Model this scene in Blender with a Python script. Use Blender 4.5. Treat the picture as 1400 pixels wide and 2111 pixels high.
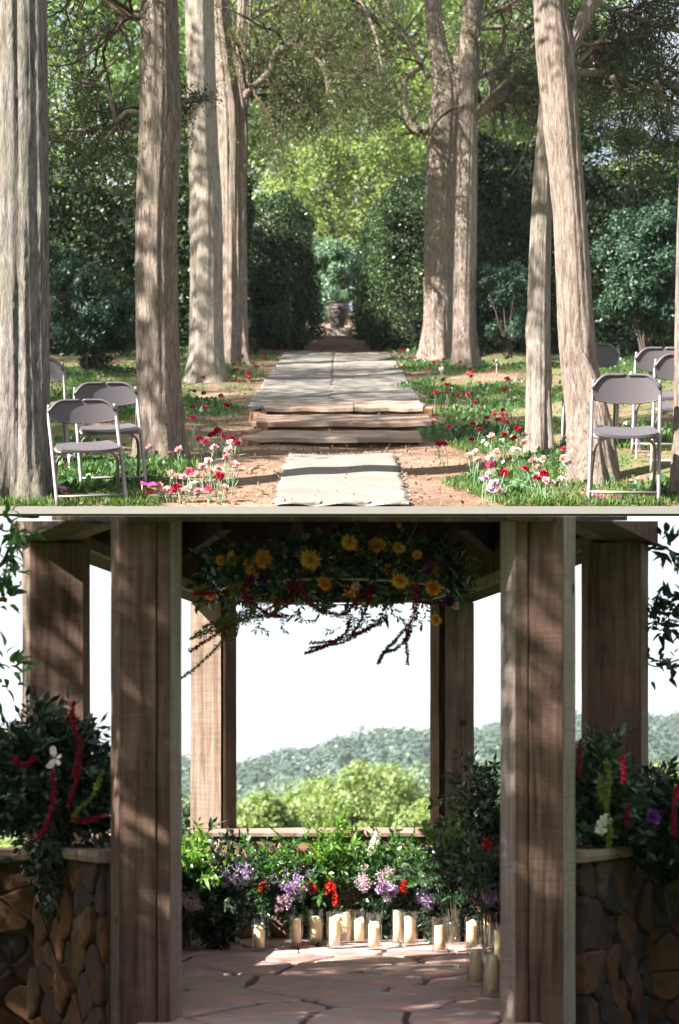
import bpy, math, random
import numpy as np
from mathutils import Vector, Matrix

for o in list(bpy.data.objects): bpy.data.objects.remove(o)
S = bpy.context.scene
C = S.collection
R = math.radians

# ------------------------------------------------------------------ camera
F = 3500.0; HY = 1620.0; EYE = 0.88
cd = bpy.data.cameras.new('camera'); cam = bpy.data.objects.new('camera', cd); C.objects.link(cam)
cam.location = (0, 0, EYE); cam.rotation_euler = (R(90), 0, 0)
cd.sensor_fit = 'VERTICAL'; cd.sensor_height = 36; cd.lens = 36 * F / 2111
cd.shift_y = (HY - 1055.5) / 2111
cd.clip_end = 9000; cd.clip_start = 0.05
cd.dof.use_dof = True; cd.dof.focus_distance = 11.5; cd.dof.aperture_fstop = cd.lens / 1000 / 0.017
S.camera = cam

# ------------------------------------------------------------------ light
EL, AZF = R(36), R(32)                # the sun stands to the left, a little in front of the garden
sdir = Vector((-math.cos(EL) * math.cos(AZF), -math.cos(EL) * math.sin(AZF), math.sin(EL)))
w = bpy.data.worlds.new('World'); S.world = w; w.use_nodes = True
nt = w.node_tree; bg = nt.nodes['Background']
sky = nt.nodes.new('ShaderNodeTexSky'); sky.sky_type = 'NISHITA'; sky.sun_disc = False
sky.sun_elevation = EL; sky.sun_rotation = math.atan2(sdir.x, sdir.y)
sky.air_density = 1.0; sky.dust_density = 2.0
tc = nt.nodes.new('ShaderNodeTexCoord'); cn = nt.nodes.new('ShaderNodeTexNoise')
cn.inputs['Scale'].default_value = 3.0; cn.inputs['Detail'].default_value = 6
mp = nt.nodes.new('ShaderNodeMapping'); mp.inputs['Scale'].default_value = (1, 1, 3.0)
cr = nt.nodes.new('ShaderNodeValToRGB'); cr.color_ramp.elements[0].position = 0.28; cr.color_ramp.elements[1].position = 0.56
mx = nt.nodes.new('ShaderNodeMix'); mx.data_type = 'RGBA'
mx.inputs['B'].default_value = (5.3, 5.45, 5.7, 1)
L = nt.links.new
L(tc.outputs['Generated'], mp.inputs['Vector']); L(mp.outputs[0], cn.inputs['Vector'])
L(cn.outputs['Fac'], cr.inputs['Fac']); L(cr.outputs['Color'], mx.inputs['Factor'])
L(sky.outputs['Color'], mx.inputs['A']); L(mx.outputs['Result'], bg.inputs['Color'])
bg.inputs['Strength'].default_value = 0.05
sl = bpy.data.lights.new('sun', 'SUN'); sl.energy = 5.0; sl.angle = R(0.53); sl.color = (1, .94, .85)
sun = bpy.data.objects.new('sun', sl); C.objects.link(sun)
sun.rotation_euler = (-sdir).to_track_quat('-Z', 'Y').to_euler(); sun.location = (-20, 0, 20)
S.view_settings.view_transform = 'Standard'; S.view_settings.look = 'None'
S.view_settings.exposure = 2.3; S.view_settings.gamma = 1
S.render.engine = 'CYCLES'
S.cycles.max_bounces = 8; S.cycles.transparent_max_bounces = 16

# ------------------------------------------------------------------ helpers
rng = np.random.default_rng(7)
random.seed(7)
def P(px, py, z): return Vector(((px - 700) / F * z, z, EYE + (HY - py) / F * z))
GC = 5319.0
def gz(z): return EYE + (1060 * z - GC) / F          # the garden slope
def gp(px, z): return Vector(((px - 700) / F * z, z, gz(z)))
def zg(py): return GC / (py - 560.0)                  # distance of the slope seen at that height

def mesh_from(name, V, Fc, smooth=False):
    me = bpy.data.meshes.new(name)
    if isinstance(V, np.ndarray) and isinstance(Fc, np.ndarray):
        n = len(V); m, k = Fc.shape
        me.vertices.add(n); me.vertices.foreach_set('co', V.astype(np.float32).ravel())
        me.loops.add(m * k); me.loops.foreach_set('vertex_index', Fc.astype(np.int32).ravel())
        me.polygons.add(m)
        me.polygons.foreach_set('loop_start', np.arange(0, m * k, k, dtype=np.int32))
        me.polygons.foreach_set('loop_total', np.full(m, k, dtype=np.int32))
        me.update(calc_edges=True)
    else:
        me.from_pydata([tuple(v) for v in V], [], [tuple(f) for f in Fc]); me.update()
    if smooth: me.polygons.foreach_set('use_smooth', [True] * len(me.polygons))
    return me
def obj(name, me, mat=None, parent=None, kind=None, loc=None, label=None):
    o = bpy.data.objects.new(name, me); C.objects.link(o)
    if mat and me is not None and not me.materials: me.materials.append(mat)
    if parent: o.parent = parent
    if kind: o['kind'] = kind
    if loc is not None: o.location = loc
    if label: o['label'] = label
    return o
def thing(name, label, cat, loc=(0, 0, 0), rz=0, group=None):
    o = bpy.data.objects.new(name, None); C.objects.link(o); o.empty_display_size = .1
    o.location = loc; o.rotation_euler = (0, 0, rz)
    o['label'] = label; o['category'] = cat
    if group: o['group'] = group
    return o
def tag(o, label, cat, group=None):
    o['label'] = label; o['category'] = cat
    if group: o['group'] = group
    return o
def dup(root, loc=None, rot=None, label=None, group=None, scale=None):
    r = root.copy(); C.objects.link(r)
    if loc is not None: r.location = loc
    if rot is not None: r.rotation_euler = rot
    if scale is not None: r.scale = scale
    if label: r['label'] = label
    if group: r['group'] = group
    for ch in list(root.children):
        c = ch.copy(); C.objects.link(c); c.parent = r
        for g in list(ch.children):
            d = g.copy(); C.objects.link(d); d.parent = c
    return r

class MB:
    def __init__(s): s.v = []; s.f = []
    def add(s, V, Fc):
        n = len(s.v); s.v += [tuple(v) for v in V]; s.f += [tuple(i + n for i in f) for f in Fc]
    def box(s, x0, x1, y0, y1, z0, z1, M=None):
        V = [Vector((x, y, z)) for x in (x0, x1) for y in (y0, y1) for z in (z0, z1)]
        if M: V = [M @ v for v in V]
        s.add(V, [(0, 1, 3, 2), (4, 6, 7, 5), (0, 4, 5, 1), (2, 3, 7, 6), (0, 2, 6, 4), (1, 5, 7, 3)])
    def tube(s, pts, rad, n=6, caps=True):
        V, Fc = tube_arr(pts, rad, n, caps); s.add(V, Fc)
    def mesh(s, name, smooth=False): return mesh_from(name, s.v, s.f, smooth)

def tube_arr(pts, rad, n=6, caps=True):
    pts = [Vector(p) for p in pts]; k = len(pts)
    if not hasattr(rad, '__len__'): rad = [rad] * k
    V = []; Fc = []; up = None
    for i in range(k):
        t = (pts[min(i + 1, k - 1)] - pts[max(i - 1, 0)])
        t = t.normalized() if t.length > 1e-9 else Vector((0, 0, 1))
        if up is None: up = Vector((1, 0, 0)) if abs(t.x) < .9 else Vector((0, 1, 0))
        a = t.cross(up).normalized(); b = t.cross(a).normalized(); up = b.cross(t) * -1 if False else up
        for j in range(n):
            an = 2 * math.pi * j / n
            V.append(pts[i] + (a * math.cos(an) + b * math.sin(an)) * rad[i])
    for i in range(k - 1):
        for j in range(n):
            j2 = (j + 1) % n
            Fc.append((i * n + j, i * n + j2, (i + 1) * n + j2, (i + 1) * n + j))
    if caps: Fc.append(tuple(range(n - 1, -1, -1))); Fc.append(tuple((k - 1) * n + j for j in range(n)))
    return V, Fc
def spline(pts, m=6):
    """Catmull-Rom through n-tuples."""
    A = [np.array(p, float) for p in pts]
    A = [2 * A[0] - A[1]] + A + [2 * A[-1] - A[-2]]
    out = []
    for i in range(1, len(A) - 2):
        for k in range(m):
            t = k / m
            p0, p1, p2, p3 = A[i - 1:i + 3]
            out.append(.5 * ((2 * p1) + (-p0 + p2) * t + (2 * p0 - 5 * p1 + 4 * p2 - p3) * t * t + (-p0 + 3 * p1 - 3 * p2 + p3) * t ** 3))
    out.append(A[-2]); return out
def lathe(prof, n=20):
    V = []; Fc = []
    for r_, z_ in prof:
        for j in range(n):
            a = 2 * math.pi * j / n; V.append((r_ * math.cos(a), r_ * math.sin(a), z_))
    for i in range(len(prof) - 1):
        for j in range(n):
            j2 = (j + 1) % n; Fc.append((i * n + j, i * n + j2, (i + 1) * n + j2, (i + 1) * n + j))
    return V, Fc

# leaf clouds: pointed quads, all in numpy
def leaves(cen, size, width=.45, out=None, spread=1.0, droop=0.0, r=rng):
    n = len(cen)
    d = r.normal(size=(n, 3))
    if out is not None: d = d * spread + out
    d[:, 2] -= droop
    d /= np.linalg.norm(d, axis=1)[:, None] + 1e-9
    q = r.normal(size=(n, 3)); s = np.cross(d, q); s /= np.linalg.norm(s, axis=1)[:, None] + 1e-9
    nn = np.cross(d, s)
    L_ = (size * r.uniform(.6, 1.35, n))[:, None] if np.isscalar(size) else (size * r.uniform(.6, 1.35, n))[:, None]
    W = L_ * width * .5
    b = cen; t = cen + d * L_ + nn * L_ * .12
    m = cen + d * L_ * .45
    V = np.stack([b, m + s * W + nn * W * .35, t, m - s * W + nn * W * .35], 1).reshape(-1, 3)
    Fc = np.arange(4 * n).reshape(-1, 4)
    return V, Fc
def leaves_n(cen, nrm, size, width=.6, jit=.5, r=rng):
    # quads lying along the crown's surface, so clumps shade as rounded masses
    n = len(cen); nn = nrm + r.normal(0, jit, (n, 3)); nn /= np.linalg.norm(nn, axis=1)[:, None] + 1e-9
    d = np.cross(nn, r.normal(size=(n, 3))); d /= np.linalg.norm(d, axis=1)[:, None] + 1e-9
    s = np.cross(nn, d); L_ = (size * r.uniform(.6, 1.35, n))[:, None]; W = L_ * width * .5; m = cen + d * L_ * .45
    V = np.stack([cen, m + s * W - nn * W * .3, cen + d * L_, m - s * W - nn * W * .3], 1).reshape(-1, 3)
    return V, np.arange(4 * n).reshape(-1, 4)
def clumps(cens, rad, per, r=rng, shell=.5):
    """per points round each centre, denser near the outside."""
    cens = np.asarray(cens); n = len(cens)
    d = r.normal(size=(n, per, 3)); d /= np.linalg.norm(d, axis=2)[:, :, None]
    rr = r.uniform(shell, 1, (n, per, 1)) ** .7
    radv = rad if np.isscalar(rad) else np.asarray(rad)[:, None, None]
    return (cens[:, None, :] + d * rr * radv).reshape(-1, 3), d.reshape(-1, 3)
def in_ellipsoid(n, c, rad, r=rng, lo=0.0):
    d = r.normal(size=(n, 3)); d /= np.linalg.norm(d, axis=1)[:, None]
    rr = (lo ** 3 + (1 - lo ** 3) * r.uniform(0, 1, n)) ** (1 / 3)
    return np.array(c) + d * rr[:, None] * np.array(rad), d

# voronoi cells clipped to a rectangle
def clip(poly, px_, py_, nx, ny):
    out = []
    for i in range(len(poly)):
        a = poly[i]; b = poly[(i + 1) % len(poly)]
        da = (a[0] - px_) * nx + (a[1] - py_) * ny; db = (b[0] - px_) * nx + (b[1] - py_) * ny
        if da <= 0: out.append(a)
        if (da < 0) != (db < 0) and da != db:
            t = da / (da - db); out.append((a[0] + (b[0] - a[0]) * t, a[1] + (b[1] - a[1]) * t))
    return out
def voronoi(pts, x0, x1, y0, y1, gap, reach=2.0, wob=.0):
    cells = []
    for i, p in enumerate(pts):
        poly = [(x0, y0), (x1, y0), (x1, y1), (x0, y1)]
        for j, q in enumerate(pts):
            if i == j: continue
            dx, dy = q[0] - p[0], q[1] - p[1]; d = math.hypot(dx, dy)
            if d > reach: continue
            mx_, my_ = (p[0] + q[0]) / 2, (p[1] + q[1]) / 2
            poly = clip(poly, mx_ - dx / d * gap / 2, my_ - dy / d * gap / 2, dx / d, dy / d)
            if len(poly) < 3: break
        if len(poly) >= 3:
            q = []
            for k in range(len(poly)):               # one cut of every corner, then a little wobble
                a = poly[k]; b = poly[(k + 1) % len(poly)]
                ln = math.hypot(b[0] - a[0], b[1] - a[1])
                if ln < gap * .7: q.append(((a[0] + b[0]) / 2, (a[1] + b[1]) / 2)); continue
                t = min(.22, .03 / ln if ln > 0 else .2)
                q.append((a[0] + (b[0] - a[0]) * t, a[1] + (b[1] - a[1]) * t))
                if ln > .12:
                    q.append(((a[0] + b[0]) / 2 + random.uniform(-wob, wob), (a[1] + b[1]) / 2 + random.uniform(-wob, wob)))
                q.append((b[0] + (a[0] - b[0]) * t, b[1] + (a[1] - b[1]) * t))
            cells.append(q)
    return cells
def stone_mesh(poly, depth, bev, M=None, rough=.0):
    """polygon in x,y extruded to z=depth with a bevelled, slightly domed face."""
    n = len(poly); cx = sum(p[0] for p in poly) / n; cy = sum(p[1] for p in poly) / n
    V = [Vector((p[0], p[1], -.02)) for p in poly]
    V += [Vector((p[0], p[1], depth - bev)) for p in poly]
    for p in poly:
        d = math.hypot(p[0] - cx, p[1] - cy) + 1e-6; k = max(0, 1 - bev * 1.3 / d)
        V.append(Vector((cx + (p[0] - cx) * k, cy + (p[1] - cy) * k, depth + random.uniform(-rough, rough))))
    V.append(Vector((cx, cy, depth + rough * random.uniform(0, 2))))
    Fc = []
    for i in range(n):
        j = (i + 1) % n
        Fc += [(i, j, n + j, n + i), (n + i, n + j, 2 * n + j, 2 * n + i), (2 * n + i, 2 * n + j, 3 * n)]
    if M: V = [M @ v for v in V]
    return mesh_from('stone', V, Fc)

# ------------------------------------------------------------------ materials
def nodes(name):
    m = bpy.data.materials.new(name); m.use_nodes = True; t = m.node_tree
    b = t.nodes['Principled BSDF']; return m, t, b
def N(t, k, **kw):
    n = t.nodes.new('ShaderNode' + k)
    for a, v in kw.items():
        if a in n.inputs.keys(): n.inputs[a].default_value = v
        else: setattr(n, a, v)
    return n
def ramp(t, cols):
    n = t.nodes.new('ShaderNodeValToRGB'); e = n.color_ramp.elements
    while len(e) < len(cols): e.new(.5)
    for i, (p, c) in enumerate(cols): e[i].position = p; e[i].color = (*c, 1)
    return n
def mixrgb(t, f, a, b, blend='MIX'):
    n = t.nodes.new('ShaderNodeMix'); n.data_type = 'RGBA'; n.blend_type = blend
    for s, v in (('Factor', f), ('A', a), ('B', b)):
        if hasattr(v, 'links') or isinstance(v, bpy.types.NodeSocket): t.links.new(v, n.inputs[s])
        else: n.inputs[s].default_value = v if s == 'Factor' else (*v, 1)
    return n.outputs['Result']
def leaf_mat(name, cols, trans=.35, rough=.45, gloss=.4, tcol=None):
    m, t, b = nodes(name)
    g = N(t, 'NewGeometry'); n = len(cols)
    r_ = ramp(t, [(i / max(1, n - 1), c) for i, c in enumerate(cols)])
    t.links.new(g.outputs['Random Per Island'], r_.inputs[0])
    t.links.new(r_.outputs[0], b.inputs['Base Color'])
    b.inputs['Roughness'].default_value = rough; b.inputs['Specular IOR Level'].default_value = gloss
    tr = N(t, 'BsdfTranslucent'); mix = N(t, 'MixShader'); mix.inputs[0].default_value = trans
    c2 = mixrgb(t, 1.0, r_.outputs[0], tcol or (1.3, 1.5, .5), 'MULTIPLY')
    t.links.new(c2, tr.inputs[0]); t.links.new(b.outputs[0], mix.inputs[1]); t.links.new(tr.outputs[0], mix.inputs[2])
    t.links.new(mix.outputs[0], t.nodes['Material Output'].inputs[0])
    return m
def flat_mat(name, col, rough=.6, metal=0, spec=.4, bump=0, bscale=80, var=.0, coat=0):
    m, t, b = nodes(name)
    b.inputs['Roughness'].default_value = rough; b.inputs['Metallic'].default_value = metal
    b.inputs['Specular IOR Level'].default_value = spec
    if var:
        co = N(t, 'TexCoord'); no = N(t, 'TexNoise', Scale=9.0, Detail=5.0)
        t.links.new(co.outputs['Object'], no.inputs['Vector'])
        r_ = ramp(t, [(.3, tuple(c * (1 - var) for c in col)), (.7, tuple(min(1, c * (1 + var)) for c in col))])
        t.links.new(no.outputs['Fac'], r_.inputs[0]); t.links.new(r_.outputs[0], b.inputs['Base Color'])
    else: b.inputs['Base Color'].default_value = (*col, 1)
    if bump:
        co = N(t, 'TexCoord'); no = N(t, 'TexNoise', Scale=float(bscale), Detail=4.0); bp = N(t, 'Bump', Strength=bump, Distance=.01)
        t.links.new(co.outputs['Object'], no.inputs['Vector']); t.links.new(no.outputs['Fac'], bp.inputs['Height'])
        t.links.new(bp.outputs[0], b.inputs['Normal'])
    return m
def bark_mat(name, dark, mid, light, scale=1.0, moss=0.0):
    m, t, b = nodes(name); co = N(t, 'TexCoord')
    mp = N(t, 'Mapping'); mp.inputs['Scale'].default_value = (15 * scale, 15 * scale, 2.4 * scale)
    t.links.new(co.outputs['Object'], mp.inputs[0])
    n1 = N(t, 'TexNoise', Scale=2.6, Detail=9.0, Roughness=.68, Distortion=.7); t.links.new(mp.outputs[0], n1.inputs[0])
    n2 = N(t, 'TexNoise', Scale=1.6, Detail=4.0); t.links.new(co.outputs['Object'], n2.inputs[0])
    n3 = N(t, 'TexNoise', Scale=9.0, Detail=8.0, Roughness=.7); t.links.new(mp.outputs[0], n3.inputs[0])
    r_ = ramp(t, [(.32, dark), (.48, mid), (.66, light)]); t.links.new(n1.outputs['Fac'], r_.inputs[0])
    r3 = ramp(t, [(.35, (.62, .6, .58)), (.62, (1.15, 1.12, 1.1))]); t.links.new(n3.outputs['Fac'], r3.inputs[0])
    c = mixrgb(t, .8, r_.outputs[0], r3.outputs[0], 'MULTIPLY')
    rp = ramp(t, [(.42, (0, 0, 0)), (.68, (1, 1, 1))]); t.links.new(n2.outputs['Fac'], rp.inputs[0])
    mm = N(t, 'Math', operation='MULTIPLY'); t.links.new(rp.outputs[0], mm.inputs[0]); mm.inputs[1].default_value = moss
    c = mixrgb(t, mm.outputs[0], c, (.13, .14, .055))
    t.links.new(c, b.inputs['Base Color']); b.inputs['Roughness'].default_value = .9
    b.inputs['Specular IOR Level'].default_value = .15
    ad = N(t, 'Math', operation='ADD'); t.links.new(n1.outputs['Fac'], ad.inputs[0]); t.links.new(n3.outputs['Fac'], ad.inputs[1])
    bp = N(t, 'Bump', Strength=1.0, Distance=.03); t.links.new(ad.outputs[0], bp.inputs['Height']); t.links.new(bp.outputs[0], b.inputs['Normal'])
    return m
def wood_mat(name, dark, mid, light, dirt=.5):
    m, t, b = nodes(name); co = N(t, 'TexCoord'); oi = N(t, 'ObjectInfo')
    add = N(t, 'VectorMath', operation='ADD'); t.links.new(co.outputs['Object'], add.inputs[0])
    sc = N(t, 'VectorMath', operation='SCALE'); t.links.new(oi.outputs['Random'], sc.inputs['Scale']); sc.inputs[0].default_value = (13, 7, 5)
    t.links.new(sc.outputs[0], add.inputs[1])
    mp = N(t, 'Mapping'); mp.inputs['Scale'].default_value = (14, 14, .9); t.links.new(add.outputs[0], mp.inputs[0])
    g = N(t, 'TexNoise', Scale=2.2, Detail=9.0, Roughness=.62, Distortion=.7); t.links.new(mp.outputs[0], g.inputs[0])
    mp2 = N(t, 'Mapping'); mp2.inputs['Rotation'].default_value = (.12, .25, 0); mp2.inputs['Scale'].default_value = (2.2, 2.2, 26); t.links.new(add.outputs[0], mp2.inputs[0])
    sw = N(t, 'TexNoise', Scale=2.4, Detail=5.0, Roughness=.6, Distortion=.4); t.links.new(mp2.outputs[0], sw.inputs[0])
    bl = N(t, 'TexNoise', Scale=3.2, Detail=6.0, Roughness=.6); t.links.new(add.outputs[0], bl.inputs[0])
    vo = N(t, 'TexVoronoi', Scale=2.4); t.links.new(add.outputs[0], vo.inputs['Vector'])
    r1 = ramp(t, [(.30, dark), (.5, mid), (.7, light)]); t.links.new(g.outputs['Fac'], r1.inputs[0])
    r2 = ramp(t, [(.40, (.55, .5, .47)), (.56, (1.08, 1.06, 1.05))]); t.links.new(sw.outputs['Fac'], r2.inputs[0])
    c = mixrgb(t, .24, r1.outputs[0], r2.outputs[0], 'MULTIPLY')
    r3 = ramp(t, [(.36, (.33, .28, .26)), (.58, (1, 1, 1))]); t.links.new(bl.outputs['Fac'], r3.inputs[0])
    c = mixrgb(t, dirt, c, r3.outputs[0], 'MULTIPLY')
    r4 = ramp(t, [(.035, (.12, .07, .05)), (.075, (1, 1, 1))]); t.links.new(vo.outputs['Distance'], r4.inputs[0])
    c = mixrgb(t, .8, c, r4.outputs[0], 'MULTIPLY')
    t.links.new(c, b.inputs['Base Color']); b.inputs['Roughness'].default_value = .82; b.inputs['Specular IOR Level'].default_value = .2
    ad = N(t, 'Math', operation='ADD'); t.links.new(g.outputs['Fac'], ad.inputs[0]); t.links.new(sw.outputs['Fac'], ad.inputs[1])
    bp = N(t, 'Bump', Strength=.5, Distance=.006); t.links.new(ad.outputs[0], bp.inputs['Height']); t.links.new(bp.outputs[0], b.inputs['Normal'])
    return m
def stone_mat(name, cols, var=.5, rough=.85, nscale=7.0, bump=.5):
    m, t, b = nodes(name); co = N(t, 'TexCoord'); oi = N(t, 'ObjectInfo'); n = len(cols)
    r_ = ramp(t, [(i / (n - 1), c) for i, c in enumerate(cols)]); r_.color_ramp.interpolation = 'LINEAR'
    t.links.new(oi.outputs['Random'], r_.inputs[0])
    no = N(t, 'TexNoise', Scale=nscale, Detail=8.0, Roughness=.65, Distortion=.5); t.links.new(co.outputs['Object'], no.inputs[0])
    r2 = ramp(t, [(.33, (1 - var, 1 - var, 1 - var * .95)), (.66, (1 + var * .45, 1 + var * .4, 1 + var * .35))]); t.links.new(no.outputs['Fac'], r2.inputs[0])
    n2 = N(t, 'TexNoise', Scale=nscale * .45, Detail=3.0); t.links.new(co.outputs['Object'], n2.inputs[0])
    r3 = ramp(t, [(.4, (1, 1, 1)), (.7, (1.3, .82, .6))]); t.links.new(n2.outputs['Fac'], r3.inputs[0])
    c = mixrgb(t, 1.0, r_.outputs[0], r2.outputs[0], 'MULTIPLY'); c = mixrgb(t, .6, c, r3.outputs[0], 'MULTIPLY')
    t.links.new(c, b.inputs['Base Color']); b.inputs['Roughness'].default_value = rough; b.inputs['Specular IOR Level'].default_value = .25
    bp = N(t, 'Bump', Strength=bump, Distance=.02); t.links.new(no.outputs['Fac'], bp.inputs['Height']); t.links.new(bp.outputs[0], b.inputs['Normal'])
    return m
def glass_mat(name):
    m, t, b = nodes(name); t.nodes.remove(b)
    tr = N(t, 'BsdfTransparent'); tr.inputs[0].default_value = (.95, .97, .96, 1)
    gl = N(t, 'BsdfGlossy'); gl.inputs['Roughness'].default_value = .03
    lw = N(t, 'LayerWeight', Blend=.35); mx_ = N(t, 'MixShader')
    r_ = ramp(t, [(0, (.04,) * 3), (.75, (.25,) * 3), (1, (.9,) * 3)]); t.links.new(lw.outputs['Facing'], r_.inputs[0])
    t.links.new(r_.outputs[0], mx_.inputs[0])
    t.links.new(tr.outputs[0], mx_.inputs[1]); t.links.new(gl.outputs[0], mx_.inputs[2])
    t.links.new(mx_.outputs[0], t.nodes['Material Output'].inputs[0])
    return m

M = {}
M['bark'] = bark_mat('bark', (.09, .068, .058), (.27, .215, .19), (.42, .355, .325), moss=.25)
M['bark_pale'] = bark_mat('bark_pale', (.13, .105, .09), (.33, .285, .255), (.46, .41, .375), moss=.3)
M['bark_grey'] = bark_mat('bark_grey', (.06, .052, .05), (.22, .195, .19), (.38, .35, .34), scale=1.0, moss=.35)
M['bark_dark'] = bark_mat('bark_dark', (.035, .025, .02), (.10, .07, .055), (.2, .15, .12))
M['bark_far'] = bark_mat('bark_far', (.05, .04, .03), (.12, .10, .08), (.2, .17, .14))
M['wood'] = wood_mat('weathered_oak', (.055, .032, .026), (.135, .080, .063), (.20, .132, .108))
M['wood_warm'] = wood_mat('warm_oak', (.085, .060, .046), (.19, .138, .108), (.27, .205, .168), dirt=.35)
M['wood_skylit'] = wood_mat('skylit_oak', (.20, .155, .14), (.30, .24, .22), (.38, .32, .30), dirt=.2)  # paler oak: skylight painted into the near posts' side faces
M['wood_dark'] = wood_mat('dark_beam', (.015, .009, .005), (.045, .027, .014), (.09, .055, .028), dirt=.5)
M['stone'] = stone_mat('wall_stone', [(.095, .045, .017), (.034, .03, .03), (.12, .07, .035), (.06, .036, .036), (.03, .028, .033), (.105, .045, .015), (.07, .056, .046)])
M['stone_ochre'] = stone_mat('ochre_stone', [(.27, .17, .085), (.18, .12, .075), (.29, .19, .11), (.16, .115, .085), (.24, .145, .08)])
M['cap'] = stone_mat('cap_stone', [(.26, .20, .175), (.22, .165, .14), (.3, .24, .21)], var=.3)
M['flag'] = stone_mat('flagstone', [(.48, .36, .355), (.42, .32, .325), (.52, .40, .38), (.45, .32, .30), (.46, .37, .38)], var=.28, rough=.5, nscale=5, bump=.25)
M['mortar'] = flat_mat('mortar', (.12, .065, .055), .95, bump=.4, bscale=60, var=.3)
M['mortar_dark'] = flat_mat('dark_mortar', (.085, .062, .045), .95, bump=.5, bscale=40, var=.3)
M['step'] = stone_mat('step_stone', [(.30, .24, .20), (.26, .21, .17)], var=.25, nscale=4)
M['brick'] = flat_mat('edging_brick', (.27, .14, .09), .9, bump=.4, bscale=50, var=.35)
M['divider'] = flat_mat('pale_divider', (.18, .175, .162), .8, var=.03)
M['urn'] = flat_mat('urn_clay', (.06, .045, .043), .6, bump=.4, bscale=14, var=.35)
M['plinth'] = flat_mat('plinth_stone', (.26, .23, .2), .9, bump=.5, bscale=20, var=.3)
M['plastic'] = flat_mat('chair_plastic', (.085, .074, .085), .42, spec=.5, bump=.12, bscale=300)
M['tube'] = flat_mat('chair_tube', (.22, .20, .195), .4, metal=.3, spec=.5)
M['glass'] = glass_mat('jar_glass')
M['stem'] = flat_mat('stem', (.20, .32, .19), .6)
M['stem_dark'] = flat_mat('dark_stem', (.05, .07, .03), .7)
M['twig'] = flat_mat('twig', (.07, .05, .04), .85)
M['wire'] = flat_mat('wire', (.4, .4, .38), .4, metal=.6)
M['stake'] = flat_mat('stake', (.6, .5, .36), .7)
wx, t_, b_ = nodes('wax'); b_.inputs['Base Color'].default_value = (.84, .64, .43, 1); b_.inputs['Roughness'].default_value = .5
b_.inputs['Subsurface Weight'].default_value = .5; b_.inputs['Subsurface Radius'].default_value = (.04, .025, .012); b_.inputs['Subsurface Scale'].default_value = 1.0
M['wax'] = wx
fl, t_, b_ = nodes('flame'); b_.inputs['Emission Color'].default_value = (1, .35, .08, 1); b_.inputs['Emission Strength'].default_value = 3.0
M['flame'] = fl
def cloth(name, c0, c1):
    m, t, b = nodes(name); co = N(t, 'TexCoord')
    wv = N(t, 'TexWave', Scale=160.0, Distortion=1.5, Detail=2.0); t.links.new(co.outputs['Object'], wv.inputs[0])
    no = N(t, 'TexNoise', Scale=3.0, Detail=6.0); t.links.new(co.outputs['Object'], no.inputs[0])
    r_ = ramp(t, [(.3, c0), (.7, c1)]); t.links.new(no.outputs['Fac'], r_.inputs[0])
    t.links.new(r_.outputs[0], b.inputs['Base Color']); b.inputs['Roughness'].default_value = .95; b.inputs['Specular IOR Level'].default_value = .05
    bp = N(t, 'Bump', Strength=.25, Distance=.004); t.links.new(wv.outputs['Fac'], bp.inputs['Height']); t.links.new(bp.outputs[0], b.inputs['Normal'])
    return m
M['cloth'] = cloth('linen_runner', (.175, .16, .147), (.215, .20, .184))
M['fringe'] = flat_mat('fringe', (.34, .27, .21), .95)

LM = {}
LM['far'] = leaf_mat('sunny_leaf', [(.08, .14, .05), (.13, .20, .08), (.18, .26, .12), (.25, .33, .18)], .5)
LM['far2'] = leaf_mat('yellow_leaf', [(.13, .18, .07), (.20, .26, .11), (.28, .34, .18)], .5)
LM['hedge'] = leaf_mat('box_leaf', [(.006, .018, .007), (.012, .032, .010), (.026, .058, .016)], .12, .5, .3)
LM['hedge_lit'] = leaf_mat('box_leaf_sunlit', [(.03, .06, .015), (.06, .10, .025), (.09, .13, .04)], .25, .4, .5)  # sunlit copy of the box leaf, light put into its colour
LM['blue'] = leaf_mat('bluish_leaf', [(.012, .034, .018), (.026, .062, .034), (.06, .112, .075)], .2, .5, .3, (1, 1.2, .8))
LM['cedar'] = leaf_mat('cedar_needle', [(.02, .036, .016), (.04, .064, .028), (.075, .105, .05)], .3)
LM['olive'] = leaf_mat('dry_twig_leaf', [(.06, .08, .035), (.10, .125, .055), (.15, .17, .085)], .35)
LM['grass'] = leaf_mat('grass_blade', [(.04, .085, .02), (.08, .14, .035), (.13, .19, .06)], .35, .5, .3)
LM['ivy'] = leaf_mat('ground_leaf', [(.025, .07, .025), (.05, .12, .04), (.10, .18, .07)], .3, .4, .5)
LM['litter'] = leaf_mat('dry_litter', [(.22, .12, .07), (.32, .2, .12), (.16, .09, .05)], .1, .8, .1, (1, .9, .7))
LM['glossy'] = leaf_mat('glossy_leaf', [(.012, .035, .018), (.022, .06, .028), (.045, .10, .035)], .18, .3, .7)
LM['bright'] = leaf_mat('lime_leaf', [(.06, .15, .02), (.12, .24, .035), (.2, .33, .06)], .5, .35, .5)
LM['mid'] = leaf_mat('fresh_leaf', [(.02, .07, .02), (.04, .12, .03), (.09, .19, .05)], .35, .28, .7)
LM['dark'] = leaf_mat('dark_leaf', [(.006, .018, .012), (.012, .032, .02), (.025, .06, .03)], .12, .35, .5)
LM['stat'] = leaf_mat('statice', [(.28, .17, .36), (.48, .35, .54), (.66, .56, .70)], .3, .7, .1, (1, .9, 1.1))
LM['pinkstat'] = leaf_mat('pale_statice', [(.45, .28, .38), (.65, .48, .55), (.75, .65, .66)], .3, .7, .1, (1, .9, 1))
LM['red'] = leaf_mat('red_petal', [(.45, .012, .012), (.62, .03, .02), (.75, .08, .05)], .3, .6, .2, (1.1, .7, .7))
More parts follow.
